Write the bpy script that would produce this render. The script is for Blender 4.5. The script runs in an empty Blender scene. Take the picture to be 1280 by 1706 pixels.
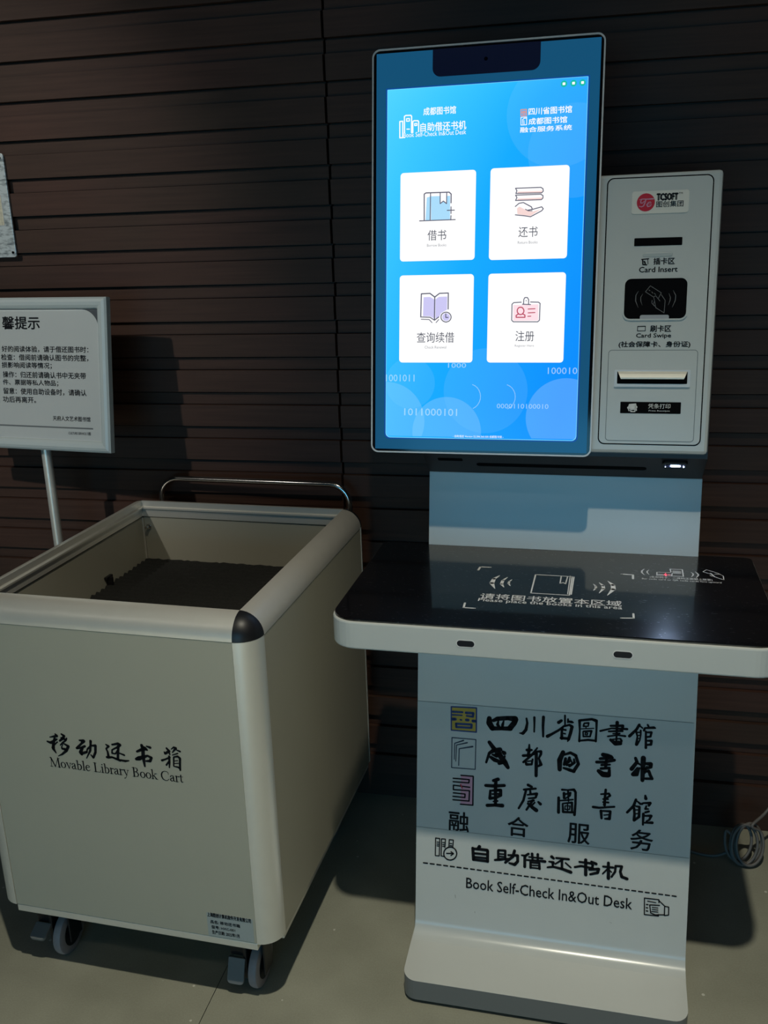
import bpy, bmesh, math, random, json
from mathutils import Vector, Matrix
random.seed(7)
sc = bpy.context.scene
COL = sc.collection

# ------------------------------------------------------------------ camera
cd = bpy.data.cameras.new('camera'); cam = bpy.data.objects.new('camera', cd); COL.objects.link(cam)
YAW, PITCH, ROLL = 0.21694, 0.29013, -0.03189
fwd = Vector((-math.sin(YAW)*math.cos(PITCH), math.cos(YAW)*math.cos(PITCH), -math.sin(PITCH)))
rgt = Vector((math.cos(YAW), math.sin(YAW), 0)); upv = rgt.cross(fwd)
r2 = rgt*math.cos(ROLL) + upv*math.sin(ROLL); u2 = -rgt*math.sin(ROLL) + upv*math.cos(ROLL)
cam.matrix_world = Matrix(((r2.x, u2.x, -fwd.x, 0.48251), (r2.y, u2.y, -fwd.y, -2.04196), (r2.z, u2.z, -fwd.z, 1.38466), (0, 0, 0, 1)))
cd.sensor_fit = 'VERTICAL'; cd.sensor_height = 36.0; cd.lens = 1557.236*36.0/1706.0
cd.clip_start = 0.02
sc.camera = cam

# ------------------------------------------------------------------ world, lights, exposure
w = bpy.data.worlds.new('world'); sc.world = w; w.use_nodes = True
w.node_tree.nodes['Background'].inputs[0].default_value = (0.55, 0.75, 1.0, 1)
w.node_tree.nodes['Background'].inputs[1].default_value = 0.004

def lamp(name, kind, loc, energy, color, **kw):
    l = bpy.data.lights.new(name, kind); l.energy = energy; l.color = color
    for k, v in kw.items(): setattr(l, k, v)
    o = bpy.data.objects.new(name, l); COL.objects.link(o); o.location = loc
    return o
# ceiling downlight above the visitor
down = lamp('ceiling_downlight', 'SPOT', (0.53, -1.85, 3.40), 228.0, (1.0, 0.95, 0.77), spot_size=math.radians(87), spot_blend=1.0, shadow_soft_size=0.03)
# the lit video wall across the hall, behind the camera
vw = lamp('video_wall_light', 'AREA', (0.05, -5.6, 0.90), 31.0, (0.15, 0.62, 1.0), shape='RECTANGLE', size=2.2, size_y=1.5)
vw.rotation_euler = (math.radians(90), 0, 0)
# a long linear luminaire across the hall ceiling
hall = lamp('hall_linear_light', 'AREA', (0.3, -3.1, 3.40), 7.5, (1.0, 0.94, 0.84), shape='RECTANGLE', size=7.0, size_y=0.07)
# added unseen downlights: floor pools behind the visitor bounce fill onto the fronts
for px_, pw_ in ((-1.3, 1250.0), (0.5, 1100.0), (2.3, 450.0)):
    lamp('ceiling_downlight', 'SPOT', (px_, -3.75, 3.40), pw_, (1.0, 0.93, 0.82), spot_size=math.radians(48), spot_blend=0.7, shadow_soft_size=0.04)
# ceiling spotlight turned towards the notices on the left
def aim(o, target): o.rotation_euler = (Vector(target)-o.location).to_track_quat('-Z', 'Y').to_euler()
notice = lamp('ceiling_spotlight', 'SPOT', (-1.75, -3.30, 3.40), 195.0, (1.0, 0.97, 0.88), spot_size=math.radians(24), spot_blend=0.8, shadow_soft_size=0.04)
aim(notice, (-1.0, -0.1, 1.34))
sc.view_settings.view_transform = 'Standard'; sc.view_settings.look = 'None'
sc.view_settings.exposure = 0.0; sc.view_settings.gamma = 1.0; sc.view_settings.use_curve_mapping = False

# ------------------------------------------------------------------ materials
def srgb(r, g, b):
    f = lambda c: (c/255.0/12.92) if c/255.0 <= 0.04045 else ((c/255.0+0.055)/1.055)**2.4
    return (f(r), f(g), f(b), 1.0)
MATS = {}
def mat(name, col, rough=0.5, metal=0.0, emit=0.0, ecol=None, noise=0.0, nscale=60.0, bump=0.0, coat=0.0, spec=0.5):
    m = bpy.data.materials.new(name); m.use_nodes = True; nt = m.node_tree; b = nt.nodes['Principled BSDF']
    c = col if len(col) == 4 else (*col, 1)
    b.inputs['Base Color'].default_value = c; b.inputs['Roughness'].default_value = rough; b.inputs['Metallic'].default_value = metal
    b.inputs['Specular IOR Level'].default_value = spec
    if coat: b.inputs['Coat Weight'].default_value = coat; b.inputs['Coat Roughness'].default_value = 0.05
    if emit:
        b.inputs['Emission Color'].default_value = ecol or c; b.inputs['Emission Strength'].default_value = emit
    if noise or bump:
        tc = nt.nodes.new('ShaderNodeTexCoord'); n = nt.nodes.new('ShaderNodeTexNoise'); n.inputs['Scale'].default_value = nscale; n.inputs['Detail'].default_value = 4
        nt.links.new(tc.outputs['Object'], n.inputs['Vector'])
        if noise:
            mx = nt.nodes.new('ShaderNodeMix'); mx.data_type = 'RGBA'
            mx.inputs['A'].default_value = tuple(x*(1-noise) for x in c[:3])+(1,); mx.inputs['B'].default_value = tuple(min(1, x*(1+noise)) for x in c[:3])+(1,)
            nt.links.new(n.outputs['Fac'], mx.inputs['Factor']); nt.links.new(mx.outputs['Result'], b.inputs['Base Color'])
        if bump:
            bp = nt.nodes.new('ShaderNodeBump'); bp.inputs['Strength'].default_value = bump; bp.inputs['Distance'].default_value = 0.002
            nt.links.new(n.outputs['Fac'], bp.inputs['Height']); nt.links.new(bp.outputs['Normal'], b.inputs['Normal'])
    MATS[name] = m; return m

mat('white_paint', (0.60, 0.62, 0.60), 0.22, noise=0.03, nscale=9)
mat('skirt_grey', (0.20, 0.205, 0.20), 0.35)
mat('sticker_film', (0.55, 0.60, 0.605), 0.45, noise=0.03, nscale=9)
mat('ink', (0.005, 0.006, 0.009), 0.7, spec=0.2)
mat('ink_blue', (0.012, 0.03, 0.07), 0.6)
mat('seal_yellow', srgb(190, 165, 60), 0.6)
mat('seal_blue', srgb(25, 60, 125), 0.6)
mat('pink', srgb(215, 160, 185), 0.6)
mat('red', srgb(200, 18, 50), 0.45)
mat('line_grey', (0.16, 0.19, 0.20), 0.6)
mat('badge_white', (0.80, 0.77, 0.69), 0.35)
mat('black_gloss', (0.004, 0.004, 0.006), 0.08)
mat('dark_plastic', (0.030, 0.031, 0.036), 0.45)
mat('black_plastic', (0.010, 0.010, 0.012), 0.42)
mat('dark_gap', (0.004, 0.004, 0.005), 0.8, spec=0.05)
mat('print_white', (0.80, 0.80, 0.78), 0.5)
mat('print_grey', (0.20, 0.19, 0.19), 0.5)
mat('clear_grey', (0.50, 0.54, 0.53), 0.25)
mat('light_tab', (0.42, 0.42, 0.44), 0.4)
mat('bright_metal', (0.85, 0.82, 0.72), 0.42, metal=0.2)
mat('chrome', (0.72, 0.70, 0.68), 0.16, metal=1.0)
mat('aluminium', (0.90, 0.87, 0.79), 0.34, metal=0.5, noise=0.04, nscale=30)
mat('frame_metal', (0.72, 0.71, 0.70), 0.38, metal=0.15)
mat('cart_panel', (0.49, 0.465, 0.37), 0.42, noise=0.03, nscale=7)
mat('carpet', (0.022, 0.022, 0.020), 0.95, noise=0.5, nscale=220, bump=0.6)
mat('rubber_grey', (0.33, 0.30, 0.31), 0.55, noise=0.1, nscale=80)
mat('pedal_grey', (0.17, 0.18, 0.18), 0.4)
mat('label_white', (0.40, 0.44, 0.43), 0.5)
mat('sign_frame', (0.60, 0.66, 0.65), 0.4, metal=0.1)
mat('sign_paper', (0.68, 0.70, 0.68), 0.35, coat=0.15)
mat('sign_back', (0.10, 0.11, 0.12), 0.4)
mat('sign_rule', (0.19, 0.205, 0.21), 0.5)
mat('cream_label', (0.70, 0.62, 0.47), 0.5, noise=0.5, nscale=160)
mat('cable_white', (0.16, 0.15, 0.14), 0.5)
mat('led_white', (1, 1, 1), 0.5, emit=300.0, ecol=(0.50, 0.68, 1.0, 1))
mat('scan_glow_red', (1, 0.1, 0.15), 0.5, emit=0.9, ecol=(1.0, 0.12, 0.22, 1))  # scanner's red light falling on the desk print, painted as glowing strokes
mat('lens', (0.002, 0.002, 0.008), 0.03)

# screen picture (gives off light)
SE = 1.0
def screen_mat(name, col, s=1.0):
    m = mat(name, (0.01, 0.01, 0.012), 0.12, emit=SE*s, ecol=col, spec=0.2); return m
screen_mat('lcd_teal', srgb(19, 82, 120), 0.92)
screen_mat('lcd_notch', srgb(4, 10, 30))
screen_mat('lcd_white', (1, 1, 1, 1), 1.02)
screen_mat('lcd_text', srgb(70, 74, 90))
screen_mat('lcd_text_faint', srgb(150, 152, 160))
screen_mat('lcd_line', srgb(92, 92, 112))
screen_mat('lcd_redline', srgb(185, 70, 95))
screen_mat('lcd_fill_blue', srgb(172, 222, 252))
screen_mat('lcd_fill_peach', srgb(248, 218, 214))
screen_mat('lcd_fill_lilac', srgb(206, 202, 246))
screen_mat('lcd_fill_pink', srgb(255, 226, 234))
screen_mat('lcd_green', srgb(20, 190, 170))
screen_mat('lcd_orange', srgb(225, 150, 130))
screen_mat('lcd_edge', srgb(120, 215, 255))
screen_mat('lcd_blueedge', srgb(8, 70, 150))
m = mat('lcd_window', (0.01, 0.01, 0.012), 0.12, emit=SE, ecol=(0.02, 0.4, 1, 1), spec=0.2)
nt = m.node_tree; b = nt.nodes['Principled BSDF']
tc = nt.nodes.new('ShaderNodeTexCoord'); sx = nt.nodes.new('ShaderNodeSeparateXYZ'); nt.links.new(tc.outputs['Generated'], sx.inputs[0])
inv = nt.nodes.new('ShaderNodeMath'); inv.operation = 'SUBTRACT'; inv.inputs[0].default_value = 1.0; nt.links.new(sx.outputs['Z'], inv.inputs[1])
sq = nt.nodes.new('ShaderNodeMath'); sq.operation = 'POWER'; sq.inputs[1].default_value = 0.6; nt.links.new(inv.outputs[0], sq.inputs[0])
m1 = nt.nodes.new('ShaderNodeMath'); m1.operation = 'MULTIPLY_ADD'; m1.inputs[1].default_value = 0.55; nt.links.new(sx.outputs['X'], m1.inputs[0])
m2 = nt.nodes.new('ShaderNodeMath'); m2.operation = 'MULTIPLY'; m2.inputs[1].default_value = 0.42; nt.links.new(sq.outputs[0], m2.inputs[0]); nt.links.new(m2.outputs[0], m1.inputs[2])
rp = nt.nodes.new('ShaderNodeValToRGB'); nt.links.new(m1.outputs[0], rp.inputs[0])
e = rp.color_ramp.elements; e[0].position = 0.0; e[0].color = srgb(84, 216, 255); e[1].position = 0.9; e[1].color = srgb(6, 142, 255)
x_ = e.new(0.22); x_.color = srgb(58, 200, 255); x_ = e.new(0.5); x_.color = srgb(20, 172, 255)
nt.links.new(rp.outputs[0], b.inputs['Emission Color'])
def veil(name, col, a):
    m = bpy.data.materials.new(name); m.use_nodes = True; nt = m.node_tree; nt.nodes.clear()
    o = nt.nodes.new('ShaderNodeOutputMaterial'); mx = nt.nodes.new('ShaderNodeMixShader'); t = nt.nodes.new('ShaderNodeBsdfTransparent'); e = nt.nodes.new('ShaderNodeEmission')
    e.inputs[0].default_value = col; e.inputs[1].default_value = SE; mx.inputs[0].default_value = a
    nt.links.new(t.outputs[0], mx.inputs[1]); nt.links.new(e.outputs[0], mx.inputs[2]); nt.links.new(mx.outputs[0], o.inputs[0]); MATS[name] = m
veil('lcd_bubble', (0.45, 0.85, 1, 1), 0.15); veil('lcd_bubble_faint', (0.3, 0.75, 1, 1), 0.07); veil('lcd_digits', (0.7, 0.93, 1, 1), 0.45)

# black desk glass: fine scratches in the polish
m = mat('desk_glass', (0.003, 0.003, 0.004), 0.10); m.node_tree.nodes['Principled BSDF'].inputs['Coat Weight'].default_value = 0.6; m.node_tree.nodes['Principled BSDF'].inputs['Coat Roughness'].default_value = 0.30; m.node_tree.nodes['Principled BSDF'].inputs['IOR'].default_value = 1.95
nt = m.node_tree; b = nt.nodes['Principled BSDF']
tc = nt.nodes.new('ShaderNodeTexCoord'); n1 = nt.nodes.new('ShaderNodeTexNoise'); n1.inputs['Scale'].default_value = 420; n1.inputs['Detail'].default_value = 2
mp = nt.nodes.new('ShaderNodeMapping'); mp.inputs['Scale'].default_value = (0.25, 1, 1); nt.links.new(tc.outputs['Object'], mp.inputs[0]); nt.links.new(mp.outputs[0], n1.inputs['Vector'])
rr = nt.nodes.new('ShaderNodeMapRange'); rr.inputs['From Min'].default_value = 0.56; rr.inputs['From Max'].default_value = 0.80; rr.inputs['To Min'].default_value = 0.05; rr.inputs['To Max'].default_value = 0.42
nt.links.new(n1.outputs['Fac'], rr.inputs['Value']); nt.links.new(rr.outputs[0], b.inputs['Roughness'])

# dark stained boards
m = mat('dark_boards', (0.02, 0.016, 0.014), 0.55, spec=0.25)
nt = m.node_tree; b = nt.nodes['Principled BSDF']
tc = nt.nodes.new('ShaderNodeTexCoord'); mp = nt.nodes.new('ShaderNodeMapping'); mp.inputs['Scale'].default_value = (1.6, 1, 42); nt.links.new(tc.outputs['Object'], mp.inputs[0])
n1 = nt.nodes.new('ShaderNodeTexNoise'); n1.inputs['Scale'].default_value = 3.0; n1.inputs['Detail'].default_value = 6; nt.links.new(mp.outputs[0], n1.inputs['Vector'])
sx = nt.nodes.new('ShaderNodeSeparateXYZ'); nt.links.new(tc.outputs['Object'], sx.inputs[0])
bz = nt.nodes.new('ShaderNodeMath'); bz.operation = 'MULTIPLY_ADD'; bz.inputs[1].default_value = 1/0.08123; bz.inputs[2].default_value = 0.19; nt.links.new(sx.outputs['Z'], bz.inputs[0])
fl = nt.nodes.new('ShaderNodeMath'); fl.operation = 'FLOOR'; nt.links.new(bz.outputs[0], fl.inputs[0])
xs = nt.nodes.new('ShaderNodeMath'); xs.operation = 'MULTIPLY_ADD'; xs.inputs[1].default_value = 1/0.55; nt.links.new(sx.outputs['X'], xs.inputs[0])
wn0 = nt.nodes.new('ShaderNodeTexWhiteNoise'); wn0.noise_dimensions = '1D'; nt.links.new(fl.outputs[0], wn0.inputs['W']); nt.links.new(wn0.outputs['Value'], xs.inputs[2])
n2 = nt.nodes.new('ShaderNodeTexNoise'); n2.inputs['Scale'].default_value = 1.0; n2.inputs['Detail'].default_value = 2
cb = nt.nodes.new('ShaderNodeCombineXYZ'); nt.links.new(xs.outputs[0], cb.inputs[0]); nt.links.new(fl.outputs[0], cb.inputs[1]); nt.links.new(cb.outputs[0], n2.inputs['Vector'])
mx = nt.nodes.new('ShaderNodeMix'); mx.data_type = 'RGBA'; mx.inputs['A'].default_value = (0.084, 0.048, 0.034, 1); mx.inputs['B'].default_value = (0.116, 0.054, 0.040, 1)
rr = nt.nodes.new('ShaderNodeMapRange'); rr.inputs['From Min'].default_value = 0.35; rr.inputs['From Max'].default_value = 0.68; nt.links.new(n2.outputs['Fac'], rr.inputs['Value']); nt.links.new(rr.outputs[0], mx.inputs['Factor'])
mu = nt.nodes.new('ShaderNodeMix'); mu.data_type = 'RGBA'; mu.blend_type = 'MULTIPLY'; mu.inputs['Factor'].default_value = 0.55
nt.links.new(mx.outputs['Result'], mu.inputs['A']); nt.links.new(n1.outputs['Fac'], mu.inputs['B']); nt.links.new(mu.outputs['Result'], b.inputs['Base Color'])
bp = nt.nodes.new('ShaderNodeBump'); bp.inputs['Strength'].default_value = 0.12; bp.inputs['Distance'].default_value = 0.001; nt.links.new(n1.outputs['Fac'], bp.inputs['Height']); nt.links.new(bp.outputs['Normal'], b.inputs['Normal'])

# polished concrete floor with pale specks
m = mat('concrete', (0.11, 0.115, 0.095), 0.42, spec=0.2)
nt = m.node_tree; b = nt.nodes['Principled BSDF']
tc = nt.nodes.new('ShaderNodeTexCoord'); n1 = nt.nodes.new('ShaderNodeTexNoise'); n1.inputs['Scale'].default_value = 5; n1.inputs['Detail'].default_value = 8; nt.links.new(tc.outputs['Object'], n1.inputs['Vector'])
n3 = nt.nodes.new('ShaderNodeTexNoise'); n3.inputs['Scale'].default_value = 300; n3.inputs['Detail'].default_value = 2; nt.links.new(tc.outputs['Object'], n3.inputs['Vector'])
ad = nt.nodes.new('ShaderNodeMath'); ad.operation = 'MULTIPLY_ADD'; ad.inputs[1].default_value = 0.35; nt.links.new(n3.outputs['Fac'], ad.inputs[0]); nt.links.new(n1.outputs['Fac'], ad.inputs[2])
mx = nt.nodes.new('ShaderNodeMix'); mx.data_type = 'RGBA'; mx.inputs['A'].default_value = (0.285, 0.288, 0.230, 1); mx.inputs['B'].default_value = (0.395, 0.398, 0.325, 1)
rr = nt.nodes.new('ShaderNodeMapRange'); rr.inputs['From Min'].default_value = 0.45; rr.inputs['From Max'].default_value = 0.9; nt.links.new(ad.outputs[0], rr.inputs['Value']); nt.links.new(rr.outputs[0], mx.inputs['Factor'])
vo = nt.nodes.new('ShaderNodeTexVoronoi'); vo.inputs['Scale'].default_value = 26; nt.links.new(tc.outputs['Object'], vo.inputs['Vector'])
lt = nt.nodes.new('ShaderNodeMath'); lt.operation = 'LESS_THAN'; lt.inputs[1].default_value = 0.080; nt.links.new(vo.outputs['Distance'], lt.inputs[0])
wn = nt.nodes.new('ShaderNodeTexWhiteNoise'); nt.links.new(vo.outputs['Position'], wn.inputs['Vector'])
g = nt.nodes.new('ShaderNodeMath'); g.operation = 'GREATER_THAN'; g.inputs[1].default_value = 0.72; nt.links.new(wn.outputs['Value'], g.inputs[0])
mm = nt.nodes.new('ShaderNodeMath'); mm.operation = 'MULTIPLY'; nt.links.new(lt.outputs[0], mm.inputs[0]); nt.links.new(g.outputs[0], mm.inputs[1])
mx2 = nt.nodes.new('ShaderNodeMix'); mx2.data_type = 'RGBA'; mx2.inputs['B'].default_value = (0.62, 0.62, 0.55, 1); nt.links.new(mx.outputs['Result'], mx2.inputs['A']); nt.links.new(mm.outputs[0], mx2.inputs['Factor']); nt.links.new(mx2.outputs['Result'], b.inputs['Base Color'])

# brushed, smudged zinc plate
m = mat('zinc', (0.55, 0.60, 0.60), 0.35, metal=0.35)
nt = m.node_tree; b = nt.nodes['Principled BSDF']
tc = nt.nodes.new('ShaderNodeTexCoord'); mp = nt.nodes.new('ShaderNodeMapping'); mp.inputs['Scale'].default_value = (25, 25, 70); nt.links.new(tc.outputs['Object'], mp.inputs[0])
n1 = nt.nodes.new('ShaderNodeTexNoise'); n1.inputs['Scale'].default_value = 2.2; n1.inputs['Detail'].default_value = 6; nt.links.new(mp.outputs[0], n1.inputs['Vector'])
rp = nt.nodes.new('ShaderNodeValToRGB'); nt.links.new(n1.outputs['Fac'], rp.inputs[0]); e = rp.color_ramp.elements
e[0].position = 0.33; e[0].color = (0.25, 0.29, 0.30, 1); e[1].position = 0.55; e[1].color = (0.78, 0.84, 0.84, 1); nt.links.new(rp.outputs[0], b.inputs['Base Color'])

# thin crinkled clear film
m = bpy.data.materials.new('clear_film'); m.use_nodes = True; nt = m.node_tree; nt.nodes.clear(); MATS['clear_film'] = m
o_ = nt.nodes.new('ShaderNodeOutputMaterial'); mxs = nt.nodes.new('ShaderNodeMixShader'); tr = nt.nodes.new('ShaderNodeBsdfTransparent'); gl = nt.nodes.new('ShaderNodeBsdfGlossy'); gl.inputs['Roughness'].default_value = 0.18
mxs.inputs[0].default_value = 0.10; nt.links.new(tr.outputs[0], mxs.inputs[1]); nt.links.new(gl.outputs[0], mxs.inputs[2]); nt.links.new(mxs.outputs[0], o_.inputs[0])

# ------------------------------------------------------------------ mesh helpers
class Fr:                                   # a plane frame: origin, across, up, towards the viewer
    def __init__(s, O, X, Y):
        s.O = Vector(O); s.X = Vector(X).normalized(); s.Y = Vector(Y).normalized(); s.N = s.X.cross(s.Y)
    def P(s, u, v, n=0.0): return s.O + s.X*u + s.Y*v + s.N*n
class MB:
    def __init__(s): s.v = []; s.f = []; s.m = []; s.mats = []; s.cur = 0; s.sm = []
    def use(s, name):
        if name not in s.mats: s.mats.append(name)
        s.cur = s.mats.index(name); return s
    def face(s, pts, smooth=False):
        b = len(s.v); s.v += [tuple(p) for p in pts]; s.f.append(list(range(b, b+len(pts)))); s.m.append(s.cur); s.sm.append(smooth)
    def add(s, vs, fs, smooth=False):
        b = len(s.v); s.v += [tuple(p) for p in vs]
        for f in fs: s.f.append([i+b for i in f]); s.m.append(s.cur); s.sm.append(smooth)
    def flat(s, fr, poly, n): s.face([fr.P(u, v, n) for u, v in poly])
    def prism(s, fr, poly, n0, n1):         # polygon in the frame, from depth n0 up to n1
        k = len(poly); vs = [fr.P(u, v, n0) for u, v in poly] + [fr.P(u, v, n1) for u, v in poly]
        fs = [list(range(k))[::-1], list(range(k, 2*k))] + [[i, (i+1) % k, k+(i+1) % k, k+i] for i in range(k)]
        s.add(vs, fs)
    def ring(s, fr, outer, inner, n0, n1):
        k = len(outer); vs = []
        for n in (n0, n1):
            vs += [fr.P(u, v, n) for u, v in outer] + [fr.P(u, v, n) for u, v in inner]
        fs = []
        for i in range(k):
            j = (i+1) % k
            fs += [[2*k+i, 2*k+j, 3*k+j, 3*k+i], [i, k+i, k+j, j], [i, j, 2*k+j, 2*k+i], [k+i, 3*k+i, 3*k+j, k+j]]
        s.add(vs, fs)
    def box(s, x0, x1, y0, y1, z0, z1):
        s.add([(x, y, z) for x in (x0, x1) for y in (y0, y1) for z in (z0, z1)], [[0, 1, 3, 2], [4, 6, 7, 5], [0, 4, 5, 1], [2, 3, 7, 6], [0, 2, 6, 4], [1, 5, 7, 3]])
    def extrude(s, pts0, pts1, smooth=False, caps=True):
        k = len(pts0); fs = [[i, (i+1) % k, k+(i+1) % k, k+i] for i in range(k)]
        if caps: s.add(list(pts0)+list(pts1), [list(range(k))[::-1], list(range(k, 2*k))]); 
        s.add(list(pts0)+list(pts1), fs, smooth)
    def tube(s, pts, r, n=12, closed=False):
        pts = [Vector(p) for p in pts]; vs = []; fs = []; prev = None; L = len(pts)
        for i, p in enumerate(pts):
            t = (pts[min(i+1, L-1)] - pts[max(i-1, 0)]).normalized()
            if prev is None: a = t.orthogonal().normalized()
            else: a = (prev - t*prev.dot(t)).normalized()
            prev = a; bb = t.cross(a)
            rr = r[i] if isinstance(r, (list, tuple)) else r
            vs += [p + (a*math.cos(2*math.pi*k/n) + bb*math.sin(2*math.pi*k/n))*rr for k in range(n)]
        for i in range(L-1):
            fs += [[i*n+k, i*n+(k+1) % n, (i+1)*n+(k+1) % n, (i+1)*n+k] for k in range(n)]
        fs += [list(range(n))[::-1], [(L-1)*n+k for k in range(n)]]
        s.add(vs, fs, True)
    def strokes(s, fr, data, n, g=1.0):            # brush or pen strokes: (u, v, width) triples in tenths of a millimetre
        for st in data:
            pts = [(st[i]/1e4, st[i+1]/1e4, max(st[i+2], 3)*g/2e4) for i in range(0, len(st), 3)]
            for (x, y, r) in pts:
                s.face([fr.P(x+r*math.cos(k*math.pi/5), y+r*math.sin(k*math.pi/5), n) for k in range(10)])
            for (x0, y0, r0), (x1, y1, r1) in zip(pts, pts[1:]):
                d = math.hypot(x1-x0, y1-y0)
                if d < 1e-7: continue
                nx, ny = -(y1-y0)/d, (x1-x0)/d
                s.face([fr.P(x0+nx*r0, y0+ny*r0, n), fr.P(x0-nx*r0, y0-ny*r0, n), fr.P(x1-nx*r1, y1-ny*r1, n), fr.P(x1+nx*r1, y1+ny*r1, n)])
    def fills(s, fr, data, n):
        for st in data: s.flat(fr, [(st[i]/1e4, st[i+1]/1e4) for i in range(0, len(st), 3)], n)
    def text(s, fr, items, key, n, bold=0.0):
        for (k, body, u, v, wd, h, dv) in items:
            if k != key: continue
            c = bpy.data.curves.new('t', 'FONT'); c.body = body; c.resolution_u = 2
            o = bpy.data.objects.new('t', c); COL.objects.link(o)
            me = bpy.data.meshes.new_from_object(o.evaluated_get(bpy.context.evaluated_depsgraph_get()))
            if me and len(me.vertices):
                xs = [q.co.x for q in me.vertices]; ys = [q.co.y for q in me.vertices]
                ax, bx, ay, by = min(xs), max(xs), min(ys), max(ys)
                e = bold*h/1e4
                for q_, (du, dv_) in enumerate([(0, 0)] if bold <= 0 else [(-e, 0), (e, 0), (0, -e*.8), (0, e*.8)]):
                    vs = [fr.P(u/1e4+(q.co.x-ax)/(bx-ax)*wd/1e4+du, v/1e4+(q.co.y-ay)/(by-ay)*h/1e4+dv_, n+q_*4e-5) for q in me.vertices]
                    s.add(vs, [list(p.vertices) for p in me.polygons])
            if me: bpy.data.meshes.remove(me)
            bpy.data.objects.remove(o); bpy.data.curves.remove(c)
    def build(s, name, parent=None, bevel=0.0, fix=True, kind=None):
        me = bpy.data.meshes.new(name); me.from_pydata(s.v, [], s.f)
        for k in s.mats: me.materials.append(MATS[k])
        for p, mi, smo in zip(me.polygons, s.m, s.sm): p.material_index = mi; p.use_smooth = smo
        if fix:
            bm = bmesh.new(); bm.from_mesh(me); bmesh.ops.remove_doubles(bm, verts=bm.verts, dist=1e-6); bmesh.ops.recalc_face_normals(bm, faces=bm.faces); bm.to_mesh(me); bm.free()
        if any(s.sm) and fix: me.set_sharp_from_angle(angle=math.radians(35))
        o = bpy.data.objects.new(name, me); COL.objects.link(o)
        if parent: o.parent = parent
        if kind: o['kind'] = kind
        if bevel:
            bv = o.modifiers.new('bevel', 'BEVEL'); bv.width = bevel; bv.segments = 2; bv.limit_method = 'ANGLE'; bv.angle_limit = math.radians(40)
        return o
def rrect(u0, u1, v0, v1, r, n=6):
    rs = r if isinstance(r, (list, tuple)) else (r, r, r, r)   # bl br tr tl
    out = []
    for (cx, cy, a, q) in ((u0, v0, 180, rs[0]), (u1, v0, 270, rs[1]), (u1, v1, 0, rs[2]), (u0, v1, 90, rs[3])):
        sx = 1 if cx == u0 else -1; sy = 1 if cy == v0 else -1
        for i in range(n+1):
            t = math.radians(a + 90*i/n); out.append((cx+sx*q+q*math.cos(t), cy+sy*q+q*math.sin(t)))
    return out
def disc(cu, cv, r, n=28, rv=None): return [(cu+r*math.cos(2*math.pi*k/n), cv+(rv or r)*math.sin(2*math.pi*k/n)) for k in range(n)]
def clip(poly, u0, u1, v0, v1):
    def cut(pl, ins, inter):
        o = []
        for i, p in enumerate(pl):
            q = pl[i-1]
            if ins(p):
                if not ins(q): o.append(inter(q, p))
                o.append(p)
            elif ins(q): o.append(inter(q, p))
        return o
    def ix(c, ax):
        def f(a, b):
            t = (c-a[ax])/(b[ax]-a[ax]); return (a[0]+(b[0]-a[0])*t, a[1]+(b[1]-a[1])*t)
        return f
    for c, ax, sgn in ((u0, 0, 1), (u1, 0, -1), (v0, 1, 1), (v1, 1, -1)):
        poly = cut(poly, lambda p: (p[ax]-c)*sgn >= 0, ix(c, ax))
        if not poly: return poly
    return poly
def catmull(pts, k=8):
    P = [Vector(p) for p in pts]; P = [P[0]*2-P[1]] + P + [P[-1]*2-P[-2]]; out = []
    for i in range(1, len(P)-2):
        a, b, c, d = P[i-1:i+3]
        for j in range(k):
            t = j/k; out.append(0.5*((2*b)+(c-a)*t+(2*a-5*b+4*c-d)*t*t+(3*b-a-3*c+d)*t**3))
    return out + [P[-2]]
def thing(name, label, cat, loc, rz=0.0, group=None):
    o = bpy.data.objects.new(name, None); COL.objects.link(o); o.location = loc; o.rotation_euler = (0, 0, rz); o.empty_display_size = 0.1
    o['label'] = label; o['category'] = cat
    if group: o['group'] = group
    return o

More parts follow.
